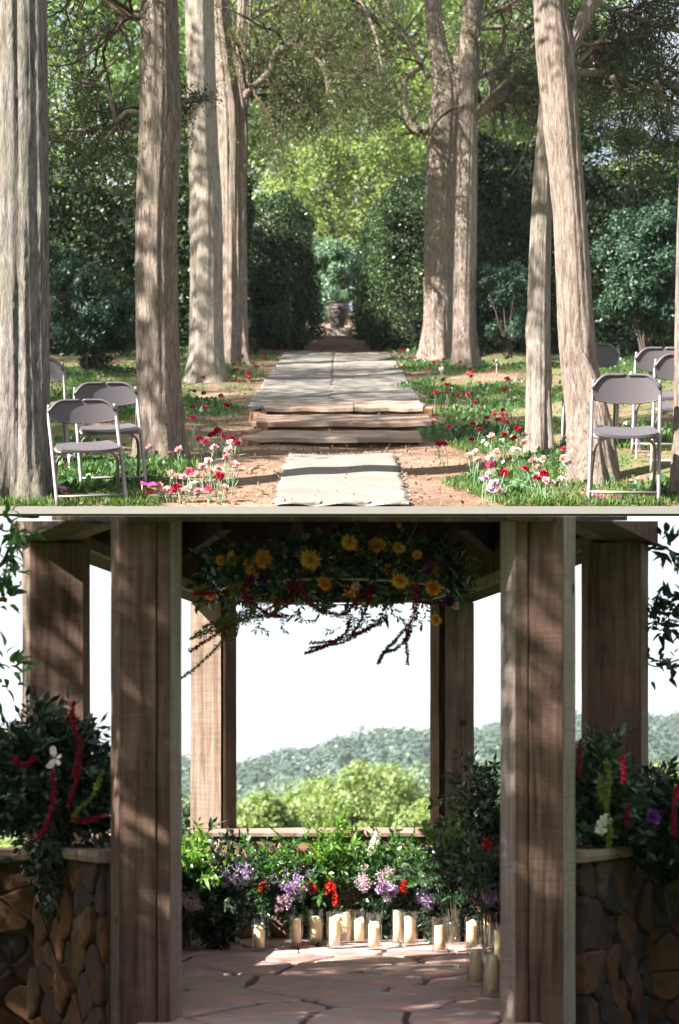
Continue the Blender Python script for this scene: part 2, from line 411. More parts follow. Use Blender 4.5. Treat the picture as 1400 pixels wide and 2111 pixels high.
LM['white'] = leaf_mat('white_petal', [(.6, .65, .5), (.75, .78, .68), (.8, .8, .76)], .35, .6, .2, (1, 1, .9))
LM['orange'] = leaf_mat('orange_petal', [(.72, .27, .03), (.84, .40, .07), (.88, .52, .13)], .35, .6, .2, (1.1, .9, .6))
LM['amber'] = leaf_mat('yellow_petal', [(.72, .36, .05), (.85, .52, .12), (.9, .62, .2)], .35, .6, .2, (1.1, 1, .6))
LM['purple'] = leaf_mat('purple_petal', [(.05, .012, .09), (.10, .02, .16), (.16, .04, .22)], .2, .6, .2, (1, .8, 1.1))
LM['ama'] = leaf_mat('amaranth_red', [(.16, .006, .025), (.29, .013, .045), (.40, .028, .07)], .45, .8, .1, (1.2, .6, .8))
LM['amag'] = leaf_mat('amaranth_green', [(.10, .13, .03), (.17, .21, .05), (.25, .29, .09)], .2, .8, .1)
LM['c_red'] = leaf_mat('crimson_carnation', [(.30, .005, .03), (.45, .012, .05), (.6, .03, .09)], .25, .7, .1, (1.1, .6, .8))
LM['c_hot'] = leaf_mat('hot_pink_carnation', [(.62, .05, .16), (.78, .12, .26), (.85, .25, .38)], .25, .7, .1, (1.1, .7, .9))
LM['c_pale'] = leaf_mat('pale_pink_carnation', [(.72, .38, .40), (.82, .52, .52), (.86, .66, .64)], .25, .7, .1, (1, .9, .9))
LM['c_white'] = leaf_mat('cream_carnation', [(.74, .62, .5), (.82, .74, .64), (.85, .8, .72)], .25, .7, .1, (1, .95, .9))
LM['c_lilac'] = leaf_mat('lilac_carnation', [(.55, .32, .5), (.68, .46, .62), (.75, .58, .7)], .25, .7, .1, (1, .9, 1))
exec_after = []
# ================================================================== THE HILLSIDE GARDEN (upper half)
SL = math.atan(1060 / F)
def bump(x, y):
    return (.035 * np.sin(x * 2.1 + y * .7) + .03 * np.sin(x * 4.3 - y * 1.9 + 1) + .02 * np.sin(y * 3.7 + x * .6)) 
def ground_z(x, y):
    e = np.clip((y - 11.2) / 1.5, 0, 1)
    side = np.clip((np.abs(x) - 1.2) / 1.5, 0, 1)
    return EYE + (1060 * y - GC) / F + bump(x, y) * e * (.3 + .7 * side) + .06 * side * e
nx_, ny_ = 180, 230
xs = np.concatenate([np.linspace(-26, -6, 20, endpoint=False), np.linspace(-6, 6, nx_ - 40), np.linspace(6, 26, 21)[1:]]); nx_ = len(xs)
ys = np.linspace(0, 1, ny_) ** 1.8 * (66 - 10.9) + 10.9
X, Y = np.meshgrid(xs, ys, indexing='ij')
Z = ground_z(X, Y)
top = np.stack([X, Y, Z], 2).reshape(-1, 3)
idx = np.arange(nx_ * ny_).reshape(nx_, ny_)
q = np.stack([idx[:-1, :-1], idx[1:, :-1], idx[1:, 1:], idx[:-1, 1:]], 2).reshape(-1, 4)
V = [tuple(v) for v in top]; Fq = [tuple(f) for f in q]
def zb(x, y): return EYE + (1060 * y - GC) / F - .05 - .1 * (y - 10.9)
b0 = len(V)
V += [(xs[0], 10.9, zb(0, 10.9)), (xs[-1], 10.9, zb(0, 10.9)), (xs[-1], 66, zb(0, 66)), (xs[0], 66, zb(0, 66))]
Fq += [(b0, b0 + 3, b0 + 2, b0 + 1)]
Fq += [tuple([b0, b0 + 1] + [int(idx[i, 0]) for i in range(nx_ - 1, -1, -1)])]
Fq += [tuple([b0 + 3, b0] + [int(idx[0, j]) for j in range(ny_)])]
Fq += [tuple([b0 + 1, b0 + 2] + [int(idx[-1, j]) for j in range(ny_ - 1, -1, -1)])]
Fq += [tuple([b0 + 2, b0 + 3] + [int(idx[i, -1]) for i in range(nx_)])]
m, t, b = nodes('soil'); co = N(t, 'TexCoord')
n1 = N(t, 'TexNoise', Scale=1.3, Detail=7.0, Roughness=.6); n2 = N(t, 'TexNoise', Scale=16.0, Detail=8.0, Roughness=.7); n4 = N(t, 'TexNoise', Scale=2.2, Detail=5.0)
for n_ in (n1, n2, n4): t.links.new(co.outputs['Object'], n_.inputs[0])
r1 = ramp(t, [(.3, (.135, .086, .06)), (.5, (.205, .14, .105)), (.7, (.28, .205, .16))]); t.links.new(n1.outputs[0], r1.inputs[0])
r2 = ramp(t, [(.35, (.6, .56, .52)), (.6, (1.12, 1.1, 1.08))]); t.links.new(n2.outputs[0], r2.inputs[0])
c = mixrgb(t, .9, r1.outputs[0], r2.outputs[0], 'MULTIPLY')
sx = N(t, 'SeparateXYZ'); t.links.new(co.outputs['Object'], sx.inputs[0])
ab = N(t, 'Math', operation='ABSOLUTE'); t.links.new(sx.outputs[0], ab.inputs[0])
mr = N(t, 'MapRange'); mr.inputs[1].default_value = .9; mr.inputs[2].default_value = 1.7; t.links.new(ab.outputs[0], mr.inputs[0])
r4 = ramp(t, [(.42, (0, 0, 0)), (.56, (1, 1, 1))]); t.links.new(n4.outputs[0], r4.inputs[0])
mu = N(t, 'Math', operation='MULTIPLY'); t.links.new(mr.outputs[0], mu.inputs[0]); t.links.new(r4.outputs[0], mu.inputs[1])
c = mixrgb(t, mu.outputs[0], c, (.10, .125, .05))
t.links.new(c, b.inputs['Base Color']); b.inputs['Roughness'].default_value = .95; b.inputs['Specular IOR Level'].default_value = .1
bp = N(t, 'Bump', Strength=.7, Distance=.03); t.links.new(n2.outputs[0], bp.inputs['Height']); t.links.new(bp.outputs[0], b.inputs['Normal'])
obj('garden_ground', mesh_from('garden_ground', V, Fq), m, kind='structure')
# pale band added to part the garden view from the gazebo view
mb = MB(); zk = gz(10.9); mb.box(-26, 26, 10.84, 10.898, zk - .044, zk + .003)
obj('divider', mb.mesh('divider'), M['divider'], kind='structure')

# grass and ground cover
def patchn(x, y): return np.sin(x * 1.7 + 1.3 * np.sin(y * .9)) + np.sin(y * 1.1 + x * .8 + 2) + .7 * np.sin(x * 3.9 - y * 2.3) + .5 * np.sin(y * 5.1 + x * 2)
def scatter(n, y0, y1, xin_l, xin_r, xout, thr):
    y = y0 + (y1 - y0) * rng.uniform(0, 1, n) ** 1.4
    x = rng.uniform(-xout, xout, n)
    keep = ((x < -xin_l - .25 * np.sin(y * 2.3)) | (x > xin_r + .2 * np.sin(y * 1.9))) & (patchn(x, y) > thr + rng.normal(0, .35, n)) & (np.abs(x) < y * .21 + .5)
    x = x[keep]; y = y[keep]; return np.stack([x, y, ground_z(x, y)], 1)
pts = scatter(420000, 11.0, 30, 1.1, .88, 6, .15)[:110000]
Vg, Fg = leaves(pts, .055, .16, out=np.array([0, 0, 1.0]), spread=.45)
obj('grass', mesh_from('grass', Vg, Fg), LM['grass'], kind='stuff')
pts = scatter(260000, 11.3, 42, 1.25, 1.0, 8, .5)[:60000]; pts[:, 2] += rng.uniform(.0, .05, len(pts))
Vg, Fg = leaves(pts, .05, .7, out=np.array([0, -.2, .6]), spread=.7)
obj('ground_cover', mesh_from('ground_cover', Vg, Fg), LM['ivy'], kind='stuff')
n = 42000; y = 11 + 31 * rng.uniform(0, 1, n) ** 1.3; x = rng.uniform(-6, 6, n); pts = np.stack([x, y, ground_z(x, y) + .006], 1)
Vg, Fg = leaves(pts, .032, .5, out=np.array([0, 0, .2]), spread=1)
Vg[:, 2] = np.maximum(Vg[:, 2], ground_z(Vg[:, 0], Vg[:, 1]) + .003)
obj('leaf_litter', mesh_from('leaf_litter', Vg, Fg), LM['litter'], kind='stuff')

M['riser'] = flat_mat('riser_earth', (.16, .10, .07), .95, bump=.8, bscale=18, var=.4)
# ---- stone steps (structure) with their slabs as parts
st = obj('steps', None, None, kind='structure')
def slab(x0, x1, y0, y1, th, seed):
    r_ = random.Random(seed); nx = 14; V = []; Fc = []
    for i in range(nx + 1):
        x = x0 + (x1 - x0) * i / nx; ya = y0 + .018 * math.sin(i * .7 + seed * 2) + r_.uniform(-.008, .008); yb = y1
        jz = .004 * math.sin(i * .9 + seed) + r_.uniform(-.002, .002)
        for (yy, dz) in ((ya + .05, th - .05), (ya, th - .045), (ya, th - .010), (ya + .012, th), (yb, th)):
            V.append((x, yy, gz(yy) + dz + jz))
    for i in range(nx):
        for k in range(4): Fc.append((i * 5 + k, (i + 1) * 5 + k, (i + 1) * 5 + k + 1, i * 5 + k + 1))
    Fc.append((0, 1, 2, 3, 4)); e = nx * 5; Fc.append((e + 4, e + 3, e + 2, e + 1, e))
    return mesh_from('step_slab', V, Fc)
for (x0, x1, y0, y1, th) in ((-.80, .145, 17.95, 18.8, .085), (.16, .88, 17.9, 18.8, .09), (-.84, .88, 16.15, 17.0, .09), (-.86, .72, 14.85, 15.5, .07)):
    obj('step_slab', slab(x0, x1, y0, y1, th, int(x0 * 99 + y0)), M['step'], st)
    mb = MB(); mb.add([(x, y, gz(y) + d_) for x in (x0 + .03, x1 - .03) for y in (y0 + .06, y1) for d_ in (-.05, th - .048)], [(0, 1, 3, 2), (4, 6, 7, 5), (0, 4, 5, 1), (2, 3, 7, 6), (0, 2, 6, 4), (1, 5, 7, 3)]); obj('riser', mb.mesh('riser'), M['riser'], st)
def brick(px, z, w_, d_, h_, rz):
    mb = MB(); mb.box(-w_ / 2, w_ / 2, -d_ / 2, d_ / 2, -.03, h_)
    p = gp(px, z); o = obj('edging_brick', mb.mesh('edging_brick'), M['brick'], st); o.location = p; o.rotation_euler = (SL, 0, rz)
for a in ((531, 17.0, .10, .3, .10, .3), (520, 15.3, .09, .3, .09, -.25), (540, 16.0, .1, .2, .1, .1), (884, 17.9, .08, .35, .08, -.1), (891, 16.6, .08, .3, .07, .15), (512, 14.8, .1, .25, .06, .4)): brick(*a)

# ---- linen runners
def runner(x0, x1, y0, y1, seed, label, xs0=0, xs1=0, fringe=True):
    t0 = thing('linen_runner', label, 'runner')
    ax = 26; ay = 120; r_ = np.random.default_rng(seed)
    u = np.linspace(0, 1, ax); v = np.linspace(0, 1, ay); U, W_ = np.meshgrid(u, v, indexing='ij')
    y_ = y0 + (y1 - y0) * W_
    edge = (.009 * np.sin(W_ * 31 + seed) + .005 * np.sin(W_ * 77 + 2 * seed)) * np.where(U < .5, 1 - 2 * U, 2 * U - 1)
    x_ = x0 + (x1 - x0) * U + edge + xs0 * (1 - W_) * (U - .5) * 2
    h = .006 + .007 * (1 + np.sin(y_ * 5.1 + 1.4 * np.sin(x_ * 4 + seed) + seed)) * (.4 + .6 * np.abs(np.sin(x_ * 3.3 + y_ * .8 + seed))) + .004 * np.sin(y_ * 13 + x_ * 5)
    z_ = ground_z(x_, y_) + h + .02
    endc = np.clip(1 - W_ * ay / 2, 0, 1); z_ -= endc * .01
    y_ = y_ + .05 * np.sin(U * 17 + seed) * (W_ < .01)
    I = np.arange(ax * ay).reshape(ax, ay)
    Q = np.stack([I[:-1, :-1], I[1:, :-1], I[1:, 1:], I[:-1, 1:]], 2).reshape(-1, 4)
    VV = np.stack([x_, y_, z_], 2).reshape(-1, 3); nV = len(VV)
    low = VV.copy(); low[:, 2] -= .008
    per = list(I[:, 0]) + list(I[-1, 1:]) + list(I[-2::-1, -1]) + list(I[0, -2:0:-1])
    Fr = [tuple(f) for f in Q]; k = len(per)
    Vl = [tuple(p) for p in VV] + [tuple(low[i]) for i in per]
    for i in range(k): j = (i + 1) % k; Fr.append((int(per[i]), nV + i, nV + j, int(per[j])))
    me = mesh_from('cloth', Vl, Fr, True); obj('cloth', me, M['cloth'], t0)
    if fringe:
        pe = VV[per]; n = len(pe) * 3; ii = r_.integers(0, len(pe), n); pp = pe[ii] + r_.normal(0, .02, (n, 3)) * [1, 1, 0]
        cen = np.array([(x0 + x1) / 2, 0, 0]); dirv = np.zeros((n, 3)); dirv[:, 0] = np.sign(pp[:, 0] - cen[0]) * 1.0; dirv[:, 1] = r_.normal(0, .5, n)
        pp[:, 2] = ground_z(pp[:, 0], pp[:, 1]) + .03
        Vf, Ff = leaves(pp, .03, .12, out=dirv, spread=.35); Vf[:, 2] = np.maximum(Vf[:, 2], ground_z(Vf[:, 0], Vf[:, 1]) + .008)
        obj('fringe', mesh_from('fringe', Vf, Ff), M['fringe'], t0, kind='stuff')
    return t0
runner(-1.0, -.115, 18.75, 31.2, 1, 'left of the two long cream linen runners laid side by side above the steps', .03)
runner(-.085, .93, 18.7, 31.4, 4, 'right of the two long cream linen runners laid side by side above the steps', .03)
runner(-.42, .45, 10.95, 13.9, 9, 'cream linen runner lying on the bare soil below the lowest step')

# ---- trunks
def trunk_mesh(ctrl, seed, flute=.07, base=True, seg=84, groove=0.0, step=.07):
    C_ = np.array(spline(ctrl, 12)); d = np.r_[0, np.cumsum(np.linalg.norm(np.diff(C_[:, :3], axis=0), axis=1))]
    n = max(8, int(d[-1] / step)); s = np.linspace(0, d[-1], n)
    P_ = np.stack([np.interp(s, d, C_[:, k]) for k in range(4)], 1)
    r_ = np.random.default_rng(seed); th = np.linspace(0, 2 * np.pi, seg, endpoint=False)
    H = s[:, None]; T = th[None, :]
    f = np.zeros((n, seg))
    for k, a in ((3, .8), (5, .7), (8, .5), (13, .45), (19, .42), (31, .35)):
        ph = r_.uniform(0, 6.28); tw = r_.normal(0, .12)
        f += a * np.cos(k * (T + tw * H * .5) + ph + .8 * np.sin(H * r_.uniform(.3, .9) + ph))
    rad = P_[:, 3:4] * (1 + flute * f * .6 - groove * np.abs(np.cos(2.5 * T + .4 * np.sin(H))) ** 8)
    if base:
        fl_ = np.exp(-H / .30); rad = rad * (1 + fl_ * (.32 + .26 * np.cos(5 * T + seed) + .1 * np.cos(9 * T)))
    lump = sum(np.exp(-((np.angle(np.exp(1j * (T - r_.uniform(0, 6.28)))) / .35) ** 2) - ((H - r_.uniform(.3, max(.5, d[-1]))) / .10) ** 2) * r_.uniform(.05, .16) for _ in range(int(d[-1] * 1.6)))
    rad = rad * (1 + r_.normal(0, .009, (n, seg)) + lump)
    Vx = P_[:, 0:1] + rad * np.cos(T); Vy = P_[:, 1:2] + rad * np.sin(T); Vz = np.repeat(P_[:, 2:3], seg, 1)
    V = np.stack([Vx, Vy, Vz], 2).reshape(-1, 3); I = np.arange(n * seg).reshape(n, seg); J = np.roll(I, -1, 1)
    Q = np.stack([I[:-1], J[:-1], J[1:], I[1:]], 2).reshape(-1, 4)
    return mesh_from('trunk', V, Q, True), P_
def grow(p, d, ln, r0, lvl, tubes, tips, r_, sag=0.0, wig=.35, kids=(3, 5), flat=1.0):
    n = max(4, int(ln / .12)); n = min(n, 12); pts = [Vector(p)]; dv = Vector(d).normalized(); rad = [r0]
    for i in range(n):
        dv = (dv + Vector(r_.normal(0, wig / math.sqrt(n) * 1.4, 3)) + Vector((0, 0, -sag / n))).normalized()
        pts.append(pts[-1] + dv * (ln / n)); rad.append(r0 * (1 - .75 * (i + 1) / n))
    tubes.append((pts, rad, 5 if lvl > 1 else 3))
    if lvl <= 0: tips.append((pts[-1], dv)); tips.append((pts[len(pts) // 2], dv)); return
    for k in range(r_.integers(*kids)):
        i = int(r_.integers(1, n)); base = (pts[i + 1] - pts[i]).normalized()
        side = Vector(r_.normal(0, 1, 3)); side.z *= flat; side = (side - base * side.dot(base)).normalized()
        grow(pts[i], base * .55 + side * .8, ln * r_.uniform(.35, .62), max(rad[i] * .55, .003), lvl - 1, tubes, tips, r_, sag, wig, kids, flat)
    tips.append((pts[-1], dv))
def tubes_mesh(tubes, name):
    mb = MB()
    for p, r_, n in tubes: mb.tube(p, r_, n, False)
    return mb.mesh(name, True)
TREES = []
def cedar(label, z, stems, limbs, seed, crown, bark='bark', flute=.07, group=None, crown_mat='cedar', leaf=.09, per=42, twiggy=(3, 5)):
    r_ = np.random.default_rng(seed); b0 = stems[0][0]
    base = gp(b0[0], z); T = thing('cedar_tree', label, 'tree', base, 0, group)
    off = -Vector(base)
    def loc(me):
        co_ = np.empty(len(me.vertices) * 3, np.float32); me.vertices.foreach_get('co', co_); co_ = co_.reshape(-1, 3) + np.array(off, np.float32)
        me.vertices.foreach_set('co', co_.ravel()); return me
    tops = []
    for k, s in enumerate(stems):
        c_ = []
        for i, q_ in enumerate(s):
            zz = z + (q_[3] if len(q_) > 3 else 0)
            p = P(q_[0], q_[1], zz); c_.append((p.x, p.y, p.z, q_[2] / F * zz))
        gb = gz(c_[0][1]) - .08
        isbase = abs(P(s[0][0], s[0][1], c_[0][1]).z - gz(c_[0][1])) < .5
        if isbase: c_[0] = (c_[0][0], c_[0][1], gb, c_[0][3])
        me, path = trunk_mesh(c_, seed * 10 + k, flute, isbase)
        obj('trunk' if isbase else 'stem', loc(me), M[bark], T); tops.append(path)
    tubes = []; tips = []
    for lb in limbs:
        opt = lb[-1] if isinstance(lb[-1], dict) else {}
        pl = [q_ for q_ in lb if not isinstance(q_, dict)]
        dzs = opt.get('dy', 0.0); K = len(pl)
        pts = [tuple(P(q_[0], q_[1], z + dzs * i / (K - 1))) + (q_[2] / F * z,) for i, q_ in enumerate(pl)]
        sp = spline(pts, 5); me = MB(); me.tube([s_[:3] for s_ in sp], [s_[3] for s_ in sp], 9)
        mm_ = loc(me.mesh('branch', True)); obj('branch', mm_, M[opt.get('bark', bark)], T)
        nk = opt.get('kids', 9)
        for _ in range(nk):
            i = int(r_.integers(2, len(sp) - 1)); p = Vector(sp[i][:3]); tg = (Vector(sp[i + 1][:3]) - p).normalized()
            sd = Vector(r_.normal(0, 1, 3)); sd.y *= .8; sd = (sd - tg * sd.dot(tg)).normalized()
            grow(p, tg * .6 + sd * .8, opt.get('len', .9) * z / 20 * r_.uniform(.6, 1.2), max(.004, sp[i][3] * .45), opt.get('lvl', 2), tubes, tips, r_, opt.get('sag', .25), .5, twiggy)
    n_in = len(tips)
    if crown:
        hb, ht, R_, nl = crown                       # above the ground at the tree
        path = tops[0]
        for k in range(nl):
            hh = hb + (ht - hb) * (k + .5) / nl; zc_ = base.z + hh
            if zc_ > path[-1, 2]: bx = path[-1, :3]
            else: bx = np.array([np.interp(zc_, path[:, 2], path[:, j]) for j in range(3)])
            a = k * 2.4 + r_.uniform(-.4, .4); rr = R_ * (1 - .55 * (k / nl) ** 1.5) * r_.uniform(.75, 1.1)
            d = Vector((math.cos(a), math.sin(a) * (.5 if math.sin(a) > 0 else 1), .22))
            if base.y < 16 and d.y < 0: d.y *= .35
            tb = []; grow(Vector(bx), d, rr, .06, 3, tb, tips, r_, .0, .3, (4, 6), .35)
            obj('branch', loc(tubes_mesh(tb[:1], 'branch')), M['bark_dark'], T); tubes += tb[1:]
    if tubes: obj('twigs', loc(tubes_mesh(tubes, 'twigs')), M['bark_dark'], T, kind='stuff')
    if tips:
        tp = np.array([list(p) for p, d in tips]); 
        def tuft(tp, ra, rb, per, leaf):
            if len(tp) == 0: return np.zeros((0, 3)), np.zeros((0, 4), int)
            cc, dd = clumps(tp, r_.uniform(ra, rb, len(tp)), per, r_, .1)
            return leaves(cc, leaf, .28, out=dd * .8, spread=.7, r=r_)
        fz = z / 27.0
        Va, Fa = tuft(tp[:n_in], .05 * fz + .02, .13 * fz + .03, 8, .035 * fz + .02)
        Vb, Fb = tuft(tp[n_in:], .12, .3, 12, .12)
        Vl = np.concatenate([Va, Vb]); Fl = np.arange(len(Vl)).reshape(-1, 4)
        obj('crown', loc(mesh_from('crown', Vl, Fl)), LM[crown_mat], T, kind='stuff')
    TREES.append(T); return T

cedar('thick grey cedar trunk filling the left edge, rough ridged bark', 11.35,
      [[(40, 1031, 60), (42, 800, 59), (42, 400, 57), (40, 0, 56), (38, -500, 50), (36, -1300, 20)]],
      [], 3, (5.6, 10, 4.2, 10), bark='bark_grey', flute=.10, leaf=.08)
cedar('smooth reddish-grey cedar trunk behind the two grey chairs at left', 13.6,
      [[(328, 951, 46), (326, 800, 44), (322, 500, 43), (330, 250, 43), (328, 0, 38), (320, -700, 30), (318, -1300, 8)]],
      [[(290, 235, 7), (262, 232, 6), (238, 248, 5), (225, 190, 4), (190, 172, 3), (150, 165, 2), {'kids': 12, 'len': .8}],
       [(290, 268, 7), (240, 262, 6), (180, 268, 4), (120, 268, 3), (70, 262, 2), {'kids': 12, 'len': .9, 'dy': .8}],
       [(292, 32, 12), (268, 30, 10), (240, 15, 9), (205, -12, 8), (150, -50, 5), {'kids': 12, 'len': 1.3, 'sag': .6, 'bark': 'bark'}],
       [(330, 225, 7), (372, 215, 5), (392, 203, 4), (410, 190, 3), {'kids': 4, 'len': .5, 'dy': .5}],
       [(240, 260, 4), (215, 290, 3), (190, 300, 3), (184, 330, 2), {'kids': 6, 'len': .6, 'dy': .3}]],
      5, (6.3, 11, 4.2, 11), leaf=.07)
cedar('pale straight cedar trunk left of the dark ridged trunk', 23.0,
      [[(424, 791, 37), (426, 700, 34), (426, 450, 33), (418, 250, 30), (412, 0, 29), (408, -400, 24), (405, -900, 10)]],
      [], 8, (8.2, 13, 4.4, 9), bark='bark_pale', flute=.05)
cedar('dark deeply ridged forked cedar trunk with an arching branch, left of the aisle', 27.0,
      [[(484, 757, 28), (482, 650, 25), (480, 400, 25), (479, 250, 29), (462, 100, 22), (452, 0, 19), (440, -400, 15), (436, -800, 6)],
       [(488, 330, 15), (496, 200, 16), (500, 100, 16), (506, 0, 14), (515, -300, 9)],
       [(487, 90, 9), (492, 60, 8), (500, 20, 7), (508, -40, 5)]],
      [[(503, 207, 8), (520, 180, 9), (556, 150, 8), (570, 112, 9), (598, 96, 8), (640, 108, 7), (668, 138, 6), (680, 200, 4), {'kids': 26, 'len': 1.0, 'dy': -1.5, 'sag': .5, 'bark': 'bark'}],
       [(512, 40, 7), (545, 22, 6), (590, 0, 5), (640, -40, 4), {'kids': 16, 'len': 1.5, 'sag': 1.0}],
       [(503, 140, 5), (560, 125, 4), (620, 130, 4), (655, 160, 3), (690, 210, 2), {'kids': 18, 'len': 1.1, 'dy': .8, 'sag': .5}],
       [(503, 195, 4), (545, 165, 4), (590, 200, 3), (600, 240, 2), {'kids': 12, 'len': .8}],
       [(512, -60, 8), (620, -70, 6), (720, -20, 5), (770, 60, 3), (790, 150, 2), {'kids': 30, 'len': 1.5, 'sag': .9, 'dy': -2}]],
      11, (8.8, 14, 4.4, 10), bark='bark', flute=.16, twiggy=(4, 6), crown_mat='olive')
cedar('massive pale cedar trunk with a hooked dead branch, right of the aisle', 28.5,
      [[(904, 746, 34), (905, 650, 30), (906, 450, 30), (914, 280, 31), (918, 180, 27), (905, 110, 20), (893, 0, 17), (885, -300, 14), (880, -700, 6)],
       [(925, 300, 22), (937, 200, 20), (948, 130, 17), (966, 60, 15), (985, 0, 14), (1010, -120, 10), (1040, -300, 6)]],
      [[(886, 262, 9), (866, 272, 10), (846, 256, 8), (834, 215, 8), (834, 170, 7), (850, 148, 6), (866, 142, 5), {'kids': 3, 'len': .6, 'bark': 'bark'}],
       [(885, 160, 6), (862, 120, 5), (836, 78, 5), (815, 50, 4), (796, 0, 4), (790, -60, 3), {'kids': 14, 'len': 1.1, 'bark': 'bark'}],
       [(850, 100, 3), (800, 60, 3), (750, 25, 3), (700, 18, 2), {'kids': 16, 'len': 1.2}],
       [(960, 60, 8), (1000, 30, 7), (1050, 10, 5), (1100, -30, 4), {'kids': 10, 'len': 1.2}]],
      14, (9, 14, 4.4, 10), bark='bark', flute=.08, crown_mat='olive')
cedar('slim upright cedar trunk pressed against the massive pale one', 26.5,
      [[(960, 761, 26), (957, 650, 23), (960, 450, 22), (964, 250, 19), (968, 100, 20), (972, 0, 19), (975, -400, 14), (976, -800, 5)]],
      [[(978, 238, 12), (1010, 215, 12), (1050, 192, 12), (1100, 172, 11), (1160, 140, 9), (1240, 118, 7), {'kids': 26, 'len': 1.3, 'dy': 1}],
       [(980, 160, 8), (1010, 145, 8), (1040, 128, 6), (1075, 110, 4), {'kids': 10, 'len': 1.0, 'bark': 'bark'}],
       [(980, 60, 5), (1040, 56, 5), (1105, 66, 4), (1180, 60, 3), {'kids': 18, 'len': 1.1}],
       [(980, 232, 6), (1020, 190, 5), (1060, 150, 4), (1100, 90, 3), {'kids': 8, 'len': .9, 'dy': -1}]],
      17, (9, 14, 4.2, 9), bark='bark', flute=.06)
cedar('slender pale cedar trunk standing in shade at the edge of the right grass', 14.1,
      [[(1113, 936, 24), (1111, 800, 24), (1112, 600, 23), (1118, 400, 20), (1124, 250, 15), (1128, 120, 12), (1130, 0, 10), (1125, -300, 6)]],
      [], 21, None, bark='bark_pale', flute=.05)
cedar('leaning cedar trunk with moss streaks, forked at the top, behind the front right chair', 12.4,
      [[(1222, 985, 44, -.3), (1206, 850, 38), (1190, 700, 36), (1176, 450, 33), (1158, 250, 36), (1145, 100, 38), (1136, 0, 34), (1120, -400, 28), (1115, -1000, 8)],
       [(1158, 130, 18), (1180, 85, 20), (1205, 35, 18), (1232, -10, 17), (1290, -120, 13), (1350, -260, 8)]],
      [[(1180, 150, 7), (1240, 150, 9), (1300, 160, 11), (1350, 166, 10), (1420, 185, 8), {'kids': 26, 'len': 1.0, 'dy': 3}],
       [(1180, 85, 5), (1240, 100, 5), (1300, 110, 5), (1400, 150, 4), {'kids': 22, 'len': 1.0, 'dy': 2}],
       [(1225, 5, 6), (1290, 30, 6), (1350, 50, 6), (1420, 70, 5), {'kids': 28, 'len': 1.1, 'dy': 2}],
       [(1262, 158, 6), (1280, 200, 5), (1284, 240, 4), (1288, 285, 2), {'kids': 7, 'len': .6, 'dy': .5}],
       [(1352, 168, 6), (1366, 220, 5), (1370, 270, 4), (1410, 285, 3), {'kids': 8, 'len': .6, 'dy': .6}],
       [(1190, 130, 5), (1260, 60, 5), (1320, 10, 4), (1380, -40, 3), {'kids': 20, 'len': 1.1, 'dy': 3}]],
      24, (6.2, 10.5, 4.0, 10), bark='bark', flute=.06, leaf=.06, per=42)
cedar('second stem base with a sunlit root beside the leaning mossy trunk', 12.3,
      [[(1250, 990, 22), (1246, 930, 21), (1236, 860, 20), (1218, 790, 18), (1196, 730, 12)]], [], 31, None, bark='bark', flute=.06)
cedar('dark cedar trunk just entering at the right edge', 11.4,
      [[(1418, 1029, 30), (1420, 800, 29), (1424, 500, 28), (1428, 300, 24), (1432, 0, 22), (1435, -400, 18), (1435, -900, 6)]],
      [], 27, (5.6, 9.5, 3.4, 7), leaf=.08)

